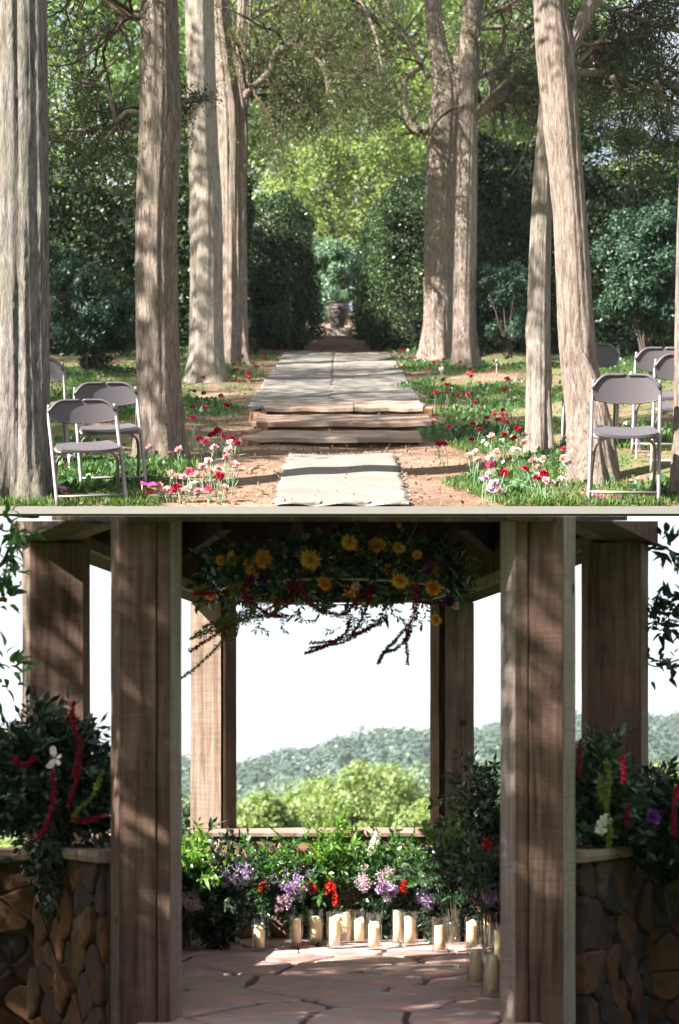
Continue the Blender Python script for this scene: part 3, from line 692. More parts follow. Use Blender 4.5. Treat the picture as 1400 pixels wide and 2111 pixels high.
# ---- hedges
def hedge(label, x0, x1, y0, y1, h, seed, dens=900, mat='hedge', lit=.12, leaf=.06, hb=None):
    r_ = np.random.default_rng(seed); T = thing('box_hedge', label, 'hedge', ((x0 + x1) / 2, (y0 + y1) / 2, gz((y0 + y1) / 2)))
    ctr = np.array([(x0 + x1) / 2, (y0 + y1) / 2, gz((y0 + y1) / 2)])
    def warp(p):                                      # bulges and rounded shoulders
        x, y, u = p[:, 0], p[:, 1], p[:, 2]
        hh = h + .16 * np.sin(x * 1.7 + seed) + .07 * np.sin(x * 5.3 + y) + .1 * np.sin(y * 1.3 + x * 3 + seed) + (0 if hb is None else hb * (y - y0) / (y1 - y0))
        sh = .25 * np.clip((u - .86) / .14, 0, 1) ** 2
        bul = .10 * np.sin(x * 3.1 + u * 5 + seed) + .09 * np.sin(y * 2.7 + u * 7) + .07 * np.sin(x * 7 + y * 5 + u * 11)
        cx, cy = (x0 + x1) / 2, (y0 + y1) / 2
        x2 = x - np.sign(x - cx) * sh * (np.abs(x - cx) / ((x1 - x0) / 2)) ** 4 + bul * (np.abs(x - cx) > (x1 - x0) / 2 - .01) * np.sign(x - cx)
        y2 = y - np.sign(y - cy) * sh * (np.abs(y - cy) / ((y1 - y0) / 2)) ** 4 + bul * (np.abs(y - cy) > (y1 - y0) / 2 - .01) * np.sign(y - cy)
        return np.stack([x2, y2, gz(y2) + u * hh], 1)
    P_, Nn = [], []
    for (ax, sgn, area) in (('x', -1, (y1 - y0) * h), ('x', 1, (y1 - y0) * h), ('y', -1, (x1 - x0) * h), ('t', 1, (x1 - x0) * (y1 - y0))):
        n = int(area * dens * (1 if ax != 't' else .6)); a = r_.uniform(0, 1, n); b_ = r_.uniform(0, 1, n) 
        if ax == 'x': p = np.stack([np.full(n, x0 if sgn < 0 else x1), y0 + (y1 - y0) * a, b_], 1); nn = (sgn, 0, .25)
        elif ax == 'y': p = np.stack([x0 + (x1 - x0) * a, np.full(n, y0), b_], 1); nn = (0, -1, .25)
        else: p = np.stack([x0 + (x1 - x0) * a, y0 + (y1 - y0) * b_, np.ones(n)], 1); nn = (0, 0, 1)
        p = warp(p)
        cl = np.sin(p[:, 0] * 9 + p[:, 2] * 7) + np.sin(p[:, 1] * 8 - p[:, 2] * 9) + np.sin(p[:, 2] * 13 + p[:, 0] * 5)
        dpt = (r_.uniform(-.10, .06, n) + .035 * cl)[:, None]
        p = p + np.array(nn) * dpt
        P_.append(p); Nn.append(np.tile(nn, (n, 1)))
    Pp = np.concatenate(P_); Nn = np.concatenate(Nn)
    V, Fc = leaves_n(Pp, Nn, leaf, .6, .75, r_)
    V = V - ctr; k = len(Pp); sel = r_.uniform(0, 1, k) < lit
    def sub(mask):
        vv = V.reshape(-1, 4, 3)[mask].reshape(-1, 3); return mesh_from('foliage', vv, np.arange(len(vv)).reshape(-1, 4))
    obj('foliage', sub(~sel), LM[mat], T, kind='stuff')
    obj('sunlit_foliage', sub(sel), LM['hedge_lit' if mat != 'blue' else 'mid'], T, kind='stuff')  # random share of leaves painted paler, as if caught by sun
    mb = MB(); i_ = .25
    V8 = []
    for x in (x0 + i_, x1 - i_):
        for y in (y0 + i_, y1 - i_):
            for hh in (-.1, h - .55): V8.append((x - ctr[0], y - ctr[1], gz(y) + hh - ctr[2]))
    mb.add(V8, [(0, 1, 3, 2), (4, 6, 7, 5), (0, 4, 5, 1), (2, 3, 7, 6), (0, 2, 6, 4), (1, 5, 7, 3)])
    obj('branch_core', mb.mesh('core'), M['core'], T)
    return T
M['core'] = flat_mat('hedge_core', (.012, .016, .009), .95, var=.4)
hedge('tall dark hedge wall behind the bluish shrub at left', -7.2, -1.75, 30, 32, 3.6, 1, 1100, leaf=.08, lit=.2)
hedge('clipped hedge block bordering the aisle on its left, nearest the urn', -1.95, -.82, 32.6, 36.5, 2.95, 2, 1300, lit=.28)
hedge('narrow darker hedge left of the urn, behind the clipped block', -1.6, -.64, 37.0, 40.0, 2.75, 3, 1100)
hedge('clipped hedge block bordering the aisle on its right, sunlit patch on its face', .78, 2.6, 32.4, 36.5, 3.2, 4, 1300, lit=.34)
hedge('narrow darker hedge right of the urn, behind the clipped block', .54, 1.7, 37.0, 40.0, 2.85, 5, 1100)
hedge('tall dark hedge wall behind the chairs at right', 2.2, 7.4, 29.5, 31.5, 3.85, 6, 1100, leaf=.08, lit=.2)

def shrub(name, label, cat, c, rad, n, leaf, mat, seed, stem=True, width=.5, cl=26, parent=None, group=None, core=True):
    r_ = np.random.default_rng(seed); base = Vector((c[0], c[1], c[2] - rad[2]))
    T = thing(name, label, cat, base, 0, group)
    cc, _ = in_ellipsoid(cl, (0, 0, rad[2]), np.array(rad) * .86, r_, .25); cc[:, 2] = cc[:, 2] * .93 + r_.normal(0, .05, cl) * rad[2]
    pts, dd = clumps(cc, min(rad) * r_.uniform(.14, .40, cl), max(1, n // cl), r_, .3)
    V, Fc = leaves_n(pts, dd + np.array([0, -.2, .4]), leaf, width, .7, r_)
    obj('foliage', mesh_from('foliage', V, Fc), LM[mat], T, kind='stuff')
    tb = []
    for k in range(min(cl, 14)):
        tb.append((([Vector((r_.normal(0, .04), r_.normal(0, .04), -.05)), Vector(cc[k]) * .5 + Vector((0, 0, rad[2] * .1)), Vector(cc[k])]), [.015, .009, .004], 4))
    obj('stems', tubes_mesh(tb, 'stems'), M['twig'], T, kind='stuff')
    return T
def gshrub(label, px, py, z, rw, rh, n, mat, seed, leaf=.055, name='shrub', cl=30, width=.5):
    c = P(px, py, z); return shrub(name, label, 'shrub', (c.x, c.y, c.z), (rw / F * z, rw / F * z * .8, rh / F * z), n, leaf, mat, seed, cl=cl, width=width)
gshrub('wide bluish-green shrub in front of the left hedge, between the two left trunks', 190, 640, 24.5, 110, 125, 26000, 'blue', 41, cl=60)
gshrub('upper bluish shoots of the left shrub group against the dark hedge', 130, 545, 26.0, 60, 60, 7000, 'blue', 42)
gshrub('tall bluish-green shrub filling the right side behind the chairs', 1330, 560, 22.5, 110, 165, 34000, 'blue', 43, cl=70)
gshrub('bluish shrub in shade between the massive trunk and the slender pale one', 1045, 620, 26.5, 75, 110, 16000, 'blue', 44, cl=40)
gshrub('low pale-leaved bush at the foot of the left hedge block', 560, 660, 31.5, 48, 50, 6000, 'blue', 45)
LM['bluepale'] = leaf_mat('silver_leaf', [(.05, .12, .06), (.11, .20, .12), (.22, .32, .22)], .3, .35, .5, (1, 1.2, .7))
gshrub('silvery shrub closing the aisle behind the urn', 688, 552, 43.6, 72, 128, 30000, 'bluepale', 46, leaf=.09, cl=60)

# ---- the sunny wood behind the hedges
def broadleaf(label, x, y, h0, h1, rad, n, leaf, mat, seed, cl=90, name='broadleaf_tree', trunk_r=.22, gz0=None):
    r_ = np.random.default_rng(seed); g = gz(y) if gz0 is None else gz0
    T = thing(name, label, 'tree', (x, y, g)); hm = (h0 + h1) / 2
    tb = []; me, _ = trunk_mesh([(0, 0, -.2, trunk_r), (r_.normal(0, .2), r_.normal(0, .2), hm * .5, trunk_r * .8), (r_.normal(0, .3), 0, hm, trunk_r * .55), (0, 0, h1 * .9, .04)], seed, .05, seg=14, step=.5)
    obj('trunk', me, M['bark_far'], T)
    cc, _ = in_ellipsoid(cl, (0, 0, hm), np.array([rad, rad, (h1 - h0) / 2]) * .85, r_, .35)
    for k in range(0, cl, 3):
        a = Vector((0, 0, max(.5, cc[k][2] - rad * .5))); e = Vector(cc[k]); mdd = (a + e) / 2 + Vector((0, 0, -.2))
        tb.append(([a, mdd, e], [trunk_r * .3, trunk_r * .18, .02], 5))
    obj('limbs', tubes_mesh(tb, 'limbs'), M['bark_far'], T, kind='stuff')
    pts, dd = clumps(cc, r_.uniform(.14, .26, cl) * rad, n // cl, r_, .35)
    V, Fc = leaves_n(pts, dd + np.array([0, 0, .3]), leaf, .62, .7, r_)
    obj('crown', mesh_from('crown', V, Fc), LM[mat], T, kind='stuff')
    return T
wood = [(-12.5, 52, 1, 12, 4.6), (-7.6, 49, .8, 13, 4.4), (-3.4, 53, 1, 15, 4.6), (.8, 50, .6, 13, 4.2), (5.0, 54, 1, 15, 4.8), (9.4, 50, .8, 4.7, 3.6), (13.8, 55, 1, 5.6, 4.0), (-15.5, 58, 1, 16, 5), (-5.8, 60, 2, 19, 5), (1.8, 61, 3, 20, 5), (6.2, 61, 2, 17, 4.0)]
names = ['sunlit broad tree behind the left end of the hedge', 'bright green tree behind the first two left trunks', 'tall bright tree behind the pale left trunk', 'yellow-green tree straight above the urn', 'bright tree behind the massive right trunk',
         'lower bright tree under the white gap of sky at right', 'pale tree at the far right behind the hedge', 'tall back-row tree at the far left', 'tall back-row tree seen above the arching branch', 'tall back-row tree over the middle of the aisle', 'tall back-row tree left of the white gap of sky']
for k, (a, nm) in enumerate(zip(wood, names)):
    broadleaf(nm, a[0], a[1], a[2], a[3], a[4], 17000, .19, 'far2' if k in (3, 5, 0) else 'far', 100 + k, cl=120)
broadleaf('small pale-green tree just behind the hedge gap', .1, 48.0, .8, 6.2, 2.6, 15000, .13, 'far2', 130, cl=80, trunk_r=.1)

# trees added left of the aisle, outside the picture, to dapple it with shade
for k, (x, y, rad, h0, h1) in enumerate(((-8.2, 11.4, 2.7, 4.0, 10.5), (-9.0, 14.8, 2.8, 4.5, 12), (-9.8, 19.2, 3.0, 4.5, 13), (-10.8, 24.0, 3.2, 4.5, 13))):
    broadleaf(['first tree', 'second tree', 'third tree', 'fourth tree'][k] + ' from the valley side in the unseen row added to dapple the garden', x, y, h0, h1, rad, 9500, .12, 'far', 150 + k, cl=130)

# ---- urn on its plinth
u = thing('clay_urn', 'large dark clay urn standing on a low stone plinth at the end of the aisle', 'urn', gp(696, 41.0) + Vector((0, 0, .085)))
prof = [(0, 0), (.125, 0), (.135, .03), (.14, .05), (.165, .12), (.20, .24), (.235, .37), (.250, .45), (.247, .465), (.262, .47), (.262, .485), (.249, .49), (.243, .53), (.215, .59), (.18, .625), (.150, .64), (.150, .655), (.185, .67), (.188, .69), (.15, .695), (.13, .66), (.12, .5), (0, .5)]
Vl, Fl = lathe(prof, 36); obj('body', mesh_from('urn', Vl, Fl, True), M['urn'], u)
for hz in (.10, .30):
    rr = np.interp(hz, [.05, .12, .24, .37], [.14, .165, .20, .235])
    Vl, Fl = lathe([(rr - .005, hz - .012), (rr + .014, hz - .006), (rr + .014, hz + .006), (rr - .003, hz + .012)], 36); obj('band', mesh_from('band', Vl, Fl, True), M['urn'], u)
mb = MB(); mb.box(-.32, .32, -.28, .28, -.12, .085); mb.box(-.28, .28, -.25, .25, -.2, -.1)
tag(obj('stone_plinth', mb.mesh('plinth'), M['plinth'], loc=gp(696, 41.0)), 'low square stone plinth carrying the clay urn', 'plinth')
# small garden lamp stake at right by the hedge
lp = thing('path_light', 'tiny dark path light on a thin stake in the shade by the right hedge', 'lamp', gp(1024, 24.5))
mb = MB(); mb.tube([(0, 0, -.03), (0, 0, .2)], .008, 6); obj('stake', mb.mesh('stake'), M['tube'], lp)
Vl, Fl = lathe([(0, .26), (.02, .25), (.03, .21), (.0, .2)], 12); obj('lamp_head', mesh_from('head', Vl, Fl, True), M['tube'], lp)

# ---- folding chairs
def chair_parts(T):
    # seat: x right, y back (away from the viewer), z up
    def sheet(nu, nv, fn, th, name, mat, par):
        V = []; Fc = []
        for s in (0, 1):
            for i in range(nu + 1):
                for j in range(nv + 1):
                    p, nrm = fn(i / nu, j / nv); V.append(Vector(p) + Vector(nrm) * (th if s else 0))
        k = (nu + 1) * (nv + 1); I = lambda s, i, j: s * k + i * (nv + 1) + j
        for i in range(nu):
            for j in range(nv):
                Fc.append((I(0, i, j), I(0, i, j + 1), I(0, i + 1, j + 1), I(0, i + 1, j))); Fc.append((I(1, i, j), I(1, i + 1, j), I(1, i + 1, j + 1), I(1, i, j + 1)))
        for i in range(nu): Fc += [(I(0, i, 0), I(0, i + 1, 0), I(1, i + 1, 0), I(1, i, 0)), (I(0, i, nv), I(1, i, nv), I(1, i + 1, nv), I(0, i + 1, nv))]
        for j in range(nv): Fc += [(I(0, 0, j), I(1, 0, j), I(1, 0, j + 1), I(0, 0, j + 1)), (I(0, nu, j), I(0, nu, j + 1), I(1, nu, j + 1), I(1, nu, j))]
        return obj(name, mesh_from(name, V, Fc, False), mat, par)
    def back(u, v):
        a = (u * 2 - 1); x = a * .222
        ht = .80 - .085 * max(0, abs(a) - .55) ** 2 / .2025 - .004 * a * a; hb = .645 - .030 * (1 - a * a) + .02 * (abs(a) > .98)
        z = hb + (ht - hb) * v; y = .20 + .035 * (1 - a * a) + (z - .7) * .18
        return (x, y, z), (0, -1, .15)
    bk = sheet(24, 8, back, .012, 'backrest', M['plastic'], T)
    # raised rim of the backrest
    pts = [Vector(back(u_ / 24, 1)[0]) + Vector((0, -.012, 0)) for u_ in range(25)]
    mb = MB(); mb.tube(pts, .012, 6); pts = [Vector(back(u_ / 24, 0)[0]) + Vector((0, -.008, 0)) for u_ in range(25)]; mb.tube(pts, .006, 5)
    obj('rim', mb.mesh('rim', True), M['plastic'], bk)
    def seat(u, v):
        a = u * 2 - 1; b_ = v * 2 - 1
        wdt = .205 * (1 - .12 * b_ * (b_ > 0)) * math.sqrt(max(0, 1 - .25 * max(0, abs(b_) - .7) ** 2 / .09))
        x = a * wdt; y = -.02 + b_ * .195 * (1 - .10 * a ** 4)
        return (x, y, .435 + .014 * (a * a) + .012 * (abs(b_) ** 3) - .02 * max(0, -b_) ** 4), (0, 0, 1)
    se = sheet(14, 12, seat, .018, 'seat', M['plastic'], T)
    mb = MB(); mb.tube([(-.2, -.15, .43), (-.2, .14, .43)], .012, 6); mb.tube([(.2, -.15, .43), (.2, .14, .43)], .012, 6); mb.tube([(-.2, -.16, .43), (.2, -.16, .43)], .01, 6)
    obj('seat_frame', mb.mesh('seat_frame', True), M['tube'], T)
    for s in (-1, 1):
        mb = MB(); sp = spline([(s * .215, .215, .77), (s * .222, .19, .66), (s * .222, .06, .44), (s * .225, -.20, 0)], 6)
        mb.tube([tuple(p) for p in sp], .0125, 8); obj('front_leg', mb.mesh('front_leg', True), M['tube'], T)
        mb = MB(); sp = spline([(s * .13, -.14, .425), (s * .19, -.03, .36), (s * .205, .08, .2), (s * .205, .20, 0)], 6)
        mb.tube([tuple(p) for p in sp], .011, 8); obj('rear_leg', mb.mesh('rear_leg', True), M['tube'], T)
    mb = MB(); mb.tube([(-.222, -.155, .075), (.222, -.155, .075)], .010, 7); obj('crossbar', mb.mesh('crossbar', True), M['tube'], T)
    mb = MB(); mb.tube([(-.205, .185, .035), (.205, .185, .035)], .009, 7); obj('crossbar', mb.mesh('crossbar', True), M['tube'], T)
def chair_at(px, z, rz, label, proto=None, group='folding chairs', sink=0.0, roll=0.0, sc=1.0, sz=1.0):
    p = gp(px, z) - Vector((0, 0, sink)); p.z = float(ground_z(p.x, p.y)) - sink
    E = (Matrix.Rotation(SL, 3, 'X') @ Matrix.Rotation(R(rz), 3, 'Z')).to_euler()
    if proto is None:
        T = thing('folding_chair', label, 'chair', p, 0, group); T.rotation_euler = E; chair_parts(T); T.scale = (sc,) * 3; return T
    return dup(proto, p, E, label, group, (sc, sc, sz))
c0 = chair_at(1283, 11.25, -7, 'brown-grey folding chair in front of the leaning trunk, half of its backrest sunlit', sc=1.0)
chair_at(184, 11.2, 14, 'front left folding chair, nearest the big left trunk, bands of sun on its backrest', c0, sz=.80)
chair_at(230, 12.1, 12, 'folding chair touching the reddish trunk, just behind the front left chair', c0, sz=.86)
chair_at(82, 13.3, 10, 'folding chair mostly hidden behind the big left trunk', c0)
chair_at(1214, 14.2, -6, 'pale sunlit folding chair half hidden behind the leaning trunk', c0)
chair_at(1360, 13.7, -8, 'pale sunlit folding chair in the back row at the right edge', c0)
chair_at(1405, 12.4, -8, 'folding chair cut by the right edge, behind the trunk at the edge', c0)

# ---- carnations
def bloom_mesh(seed):
    r_ = np.random.default_rng(seed); n = 34
    el = r_.uniform(-.25, 1, n); a = r_.uniform(0, 6.28, n); d = np.stack([np.cos(a) * np.sqrt(1 - np.clip(el, 0, 1) ** 2), np.sin(a) * np.sqrt(1 - np.clip(el, 0, 1) ** 2), el * .6], 1)
    b0 = np.zeros((n, 3)) + r_.normal(0, .002, (n, 3))
    V, Fc = leaves(b0, .028, 1.05, out=d * 3, spread=.35, r=r_); return mesh_from('bloom', V, Fc)
blooms = [bloom_mesh(k) for k in range(3)]
cm = {'c': 'c_red', 'h': 'c_hot', 'p': 'c_pale', 'w': 'c_white', 'l': 'c_lilac'}
cn_ = {'c': 'crimson', 'h': 'hot pink', 'p': 'pale pink', 'w': 'creamy white', 'l': 'lilac pink'}
BM = {}
for k in cm:
    for i, bm_ in enumerate(blooms):
        me = bm_.copy(); me.materials.clear(); me.materials.append(LM[cm[k]]); BM[k, i] = me
def stem_mesh(seed, L_):
    r_ = random.Random(seed); a, b_ = r_.uniform(-.02, .02), r_.uniform(-.02, .02)
    mb = MB(); sp = spline([(a * 2, b_ * 2, -.03), (a, b_ + .01, L_ * .5), (0, 0, L_)], 4); mb.tube([tuple(p) for p in sp], .0022, 5)
    mb.tube([(0, 0, L_ - .022), (0, 0, L_ + .004)], [.005, .008], 6); return mb.mesh('stem', True)
def blade_mesh(seed, L_):
    r_ = np.random.default_rng(seed); n = 12; c = np.zeros((n, 3)); c[:, 2] = r_.uniform(.0, L_ * .75, n)
    V, Fc = leaves(c, .07, .09, out=np.array([0, 0, 1.2]), spread=.6, r=r_); return mesh_from('leaves', V, Fc)
LM['carn'] = leaf_mat('carnation_leaf', [(.13, .22, .13), (.22, .32, .21), (.3, .4, .29)], .3, .6, .2, (1, 1.1, .8))
SM = [stem_mesh(k, .20) for k in range(4)]; LF = [blade_mesh(k, .20) for k in range(4)]
for m_ in SM: m_.materials.append(M['stem'])
for m_ in LF: m_.materials.append(LM['carn'])
FL = '''457,759,c 419,778,c 401,807,c 420,811,c 455,816,c 398,840,c 423,841,h 398,861,h 391,887,p 370,905,p 449,887,c 437,897,c 411,904,c 422,910,h 322,900,p 307,921,p 442,923,p 430,950,p 391,973,h 417,962,p 452,983,c 366,1006,c 352,976,p 376,984,p 329,1001,p 335,1022,p 391,1009,w 430,1008,h 407,1019,p 434,973,p 406,979,p 352,937,p 368,927,p 361,983,w 520,718,c 514,730,c 500,735,c 484,751,c 504,750,c 523,748,h 528,756,c 486,763,c 511,769,c 511,779,c 494,786,c 456,816,c 469,836,c 478,904,c 488,914,c 474,912,p 471,927,p 468,943,p 486,942,p 482,958,p 452,982,c 450,966,p 546,740,c 460,900,c 446,892,c 343,1010,w 372,1018,w 398,998,w 382,1026,p 356,1026,h 462,1004,p
826,722,c 833,721,c 857,738,h 868,726,c 876,722,c 879,733,h 895,747,c 902,743,h 908,723,c 915,741,c 882,760,h 910,761,p 949,747,c 973,767,c 963,771,h 972,776,c 914,783,c 922,793,c 899,808,c 921,811,c 945,815,c 965,813,c 978,830,c 926,880,h 904,917,c 915,915,c 975,874,c 990,886,c 972,907,c 968,938,p 980,932,p 984,948,p 1004,861,c 1020,854,h 1040,856,h 1029,866,c 1043,871,c 1037,846,c 1067,884,c 1081,897,p 1079,913,p 1060,903,c 1040,897,c 1024,931,p 1011,943,w 1011,959,h 1013,899,p 1063,927,w 1099,951,p 1120,947,p 1164,926,h 1161,944,p 1169,953,p 1084,966,c 1110,963,p 1120,977,c 1106,986,c 1104,981,w 1156,989,w 1134,994,p 1126,993,p 1007,980,l 1019,996,l 1042,804,c 1046,781,c 1020,744,c 1013,766,c 1040,976,c 1000,986,l 1012,1010,l 1030,1014,p'''
r_ = random.Random(3)
FLp = []
for s in FL.split():
    px, py, k = s.split(','); px = int(px); py = int(py); left = px < 700
    Lh = r_.uniform(.13, .22); z = max(11.15, (GC - F * Lh) / (py - 560)); z = min(z, 32)
    band = 0 if py < 790 else 1 if py < 868 else 2 if py < 930 else 3 if py < 972 else 4
    FLp.append([px, py, k, left, Lh, z, band])
ORD = ['first', 'second', 'third', 'fourth', 'fifth', 'sixth', 'seventh', 'eighth', 'ninth', 'tenth', 'eleventh', 'twelfth', 'thirteenth', 'fourteenth', 'fifteenth', 'sixteenth', 'seventeenth', 'eighteenth', 'nineteenth', 'twentieth']
BN = ['by the long runners', 'by the runner end', 'by the steps', 'above the kerb', 'at the kerb']
for i, (px, py, k, left, Lh, z, band) in enumerate(FLp):
    p = gp(px, z); p.z = float(ground_z(p.x, p.y)); Lh = max(.08, P(px, py, z).z - p.z)
    side = 'left' if left else 'right'; mates = sorted((q[0], j) for j, q in enumerate(FLp) if q[2] == k and q[3] == left and q[6] == band)
    rank = [j for _, j in mates].index(i); nm = ORD[rank] + ' ' + cn_[k] if len(mates) > 1 else 'only ' + cn_[k]
    T = thing('carnation', nm + ' carnation ' + ('from the left, ' if len(mates) > 1 else '') + side + ' of the aisle ' + BN[band], 'flower', p, r_.uniform(0, 6.28), 'carnations growing ' + side + ' of the aisle')
    v = i % 4; o = obj('stem', SM[v], None, T); o.scale = (1, 1, Lh / .20)
    o = obj('leaves', LF[v], None, T); o.scale = (1, 1, Lh / .20)
    o = obj('bloom', BM[k, i % 3], None, T); o.location = (0, 0, Lh); sc = r_.uniform(.85, 1.2); o.scale = (sc,) * 3; o.rotation_euler = (r_.uniform(.2, .7), r_.uniform(-.4, .4), r_.uniform(0, 6))

# ---- ribbon wands
RC = {'pink': (.8, .2, .42), 'magenta': (.72, .07, .4), 'orange': (.85, .25, .05), 'red': (.8, .07, .07), 'lilac': (.5, .35, .7), 'blue': (.15, .3, .75), 'rose': (.85, .4, .5)}
for k, c_ in RC.items(): M['rib_' + k] = flat_mat('ribbon_' + k, c_, .45)
def ribbon(mat, pts, w_, par, off):
    sp = [Vector(p[:3]) for p in spline([tuple(p) for p in pts], 6)]; V = []; Fc = []
    for i, p in enumerate(sp):
        a = .9 * math.sin(i * .35); d = Vector((math.sin(a) * .5, .35 * math.cos(a), math.cos(a))) * w_ / 2
        V += [p - d - off, p + d - off, p + d - off + Vector((0, .0015, 0)), p - d - off + Vector((0, .0015, 0))]
    for i in range(len(sp) - 1):
        for a in range(4): b_ = (a + 1) % 4; Fc.append((i * 4 + a, i * 4 + b_, (i + 1) * 4 + b_, (i + 1) * 4 + a))
    obj('ribbon', mesh_from('ribbon', V, Fc), mat, par)
def wand(label, px, pytop, z, rb):
    b_ = gp(px, z); T = thing('ribbon_wand', label, 'ribbon', b_); tp = P(px, pytop, z)
    mb = MB(); mb.tube([(0, 0, -.04), tuple(tp - b_)], .0055, 7); obj('stake', mb.mesh('stake', True), M['stake'], T)
    for c_, pl, w_ in rb: ribbon(M['rib_' + c_], [P(x, y, z - .03 + .02 * i) for i, (x, y) in enumerate(pl)], w_, T, b_)
    return T
wand('wooden wand with pink, blue and yellow ribbons beside the front left chair', 143, 936, 12.6, [('rose', [(146, 938), (138, 955), (142, 968), (152, 975)], .010), ('blue', [(146, 938), (158, 942), (162, 948)], .010), ('orange', [(146, 940), (152, 955), (150, 970)], .008)])
wand('wooden wand tied with magenta, lilac and orange ribbons under the front left chair', 101, 995, 11.4, [('magenta', [(102, 1000), (116, 1004), (130, 1010), (140, 1008)], .03), ('lilac', [(115, 998), (126, 1004), (136, 1006)], .025), ('orange', [(124, 1010), (132, 1018), (140, 1014)], .022)])
wand('wooden wand with a magenta bow and long red streamer below the reddish trunk', 293, 992, 11.6, [('magenta', [(290, 995), (305, 998), (322, 997), (330, 1010)], .026), ('orange', [(304, 1003), (314, 1006), (326, 1008)], .016), ('red', [(299, 1010), (302, 1022), (299, 1034), (301, 1043)], .035)])
wand('wooden wand with orange ribbon under the front right chair', 1355, 950, 12.6, [('orange', [(1352, 952), (1346, 962), (1352, 970)], .02), ('lilac', [(1352, 956), (1356, 960)], .012), ('orange', [(1358, 985), (1364, 995), (1368, 1005)], .03), ('magenta', [(1354, 978), (1346, 985)], .014)])
wand('wand with long pink and red ribbons at the feet of the front right chair', 1222, 1014, 11.25, [('pink', [(1222, 1016), (1238, 1024), (1255, 1028), (1275, 1022)], .03), ('magenta', [(1258, 1026), (1280, 1024), (1296, 1030)], .02), ('red', [(1222, 1020), (1228, 1034), (1240, 1042)], .03), ('rose', [(1246, 1040), (1256, 1038), (1262, 1030)], .035), ('lilac', [(1294, 1030), (1298, 1040)], .018)])
wand('small rose ribbon on a stake behind the front right chair', 1312, 905, 13.3, [('rose', [(1314, 906), (1318, 914), (1320, 924)], .04), ('blue', [(1320, 908), (1322, 918)], .012)])
# ================================================================== THE VALLEY
def vz(x, y):
    r_ = np.sqrt(x * x + y * y)
    base = -.62 - np.clip((y - 12) / 60, 0, 1) ** .8 * 13
    far = np.clip((y - 200) / 260, 0, 1)
    hill = far * (13 + 9 + np.clip(.12 * x, -9, 16) + 2.5 * np.sin(x * .09 + 1.0) + 2.5 * np.sin(x * .05) + 3 * np.sin(y * .012)) * np.clip(1.2 - (y - 520) / 1500, .0, 1)
    roll = 1.6 * np.sin(x * .03 + y * .02) * np.clip((y - 40) / 60, 0, 1)
    back = np.clip((-y - 10) / 200, 0, 1) * -4
    return base + hill * .82 + roll + back
xs = np.sign(np.linspace(-1, 1, 141)) * np.abs(np.linspace(-1, 1, 141)) ** 2.4 * 1500
ys = np.concatenate([np.linspace(-60, 12, 30, endpoint=False), 12 + np.linspace(0, 1, 150) ** 2.0 * 1500])
X, Y = np.meshgrid(xs, ys, indexing='ij'); Zv = vz(X, Y)
I = np.arange(X.size).reshape(X.shape)
Q = np.stack([I[:-1, :-1], I[1:, :-1], I[1:, 1:], I[:-1, 1:]], 2).reshape(-1, 4)
m, t, b = nodes('meadow'); co = N(t, 'TexCoord'); n1 = N(t, 'TexNoise', Scale=.05, Detail=8.0); t.links.new(co.outputs['Object'], n1.inputs[0])
r1 = ramp(t, [(.35, (.05, .09, .025)), (.6, (.13, .18, .06))]); t.links.new(n1.outputs[0], r1.inputs[0]); t.links.new(r1.outputs[0], b.inputs['Base Color']); b.inputs['Roughness'].default_value = 1
b.inputs['Specular IOR Level'].default_value = 0
obj('valley_ground', mesh_from('valley', np.stack([X, Y, Zv], 2).reshape(-1, 3), Q, True), m, kind='structure')
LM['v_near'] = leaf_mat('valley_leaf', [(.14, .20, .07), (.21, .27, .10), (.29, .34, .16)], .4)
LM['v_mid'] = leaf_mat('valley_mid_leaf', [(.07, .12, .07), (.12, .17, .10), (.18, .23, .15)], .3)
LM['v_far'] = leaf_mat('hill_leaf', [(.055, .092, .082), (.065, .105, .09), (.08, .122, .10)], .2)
r_ = np.random.default_rng(77)
def forest(name, n, y0, y1, xk, rad, hgt, per, leaf, mat, pw=1.0):
    y = y0 + (y1 - y0) * r_.uniform(0, 1, n) ** pw; x = r_.uniform(-1, 1, n) * (y * .24 * xk + 3)
    z = vz(x, y) + hgt * r_.uniform(.6, 1.0, n); c = np.stack([x, y, z], 1)
    pts, dd = clumps(c, r_.uniform(.6, 1.2, n) * rad, per, r_, .55)
    cz = np.repeat(z, per); k = pts[:, 2] > cz - rad * .5; pts = pts[k]; dd = dd[k]
    V, Fc = leaves_n(pts, dd + np.array([0, 0, .2]), leaf, .9, .2, r_)
    obj(name, mesh_from(name, V, Fc), LM[mat], kind='stuff')
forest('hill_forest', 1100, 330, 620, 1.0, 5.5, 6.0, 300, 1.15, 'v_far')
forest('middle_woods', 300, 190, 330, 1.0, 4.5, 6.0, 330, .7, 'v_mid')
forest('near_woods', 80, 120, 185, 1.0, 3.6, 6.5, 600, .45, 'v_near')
def vtree(label, px, pytop, z, rpx, seed, mat='v_near'):
    c = P(px, pytop, z); g = float(vz(np.array(c.x), np.array(z))); rad = rpx / F * z; h1 = c.z - g
    broadleaf(label, c.x, z, max(.6, h1 - 1.9 * rad), h1, rad, 24000, .26, mat, seed, cl=110, trunk_r=.35, gz0=g)
vtree('big round sunlit tree in the valley, centred in the back opening', 742, 1554, 100, 160, 201)
vtree('lower sunlit tree in the valley, left of the big round one', 540, 1632, 92, 92, 202)
vtree('sunlit tree in the valley, between the big round one and the right back post', 880, 1650, 95, 70, 206)
vtree('sunlit tree behind and left of the big round valley tree', 640, 1612, 112, 90, 207)
vtree('low sunlit tree in the valley beside the back left post', 500, 1668, 86, 60, 208)
vtree('sunlit tree behind the right back post, seen right of it', 1010, 1590, 112, 60, 203, 'v_mid')
vtree('tree beyond the far right corner of the wall', 1385, 1572, 105, 70, 204)
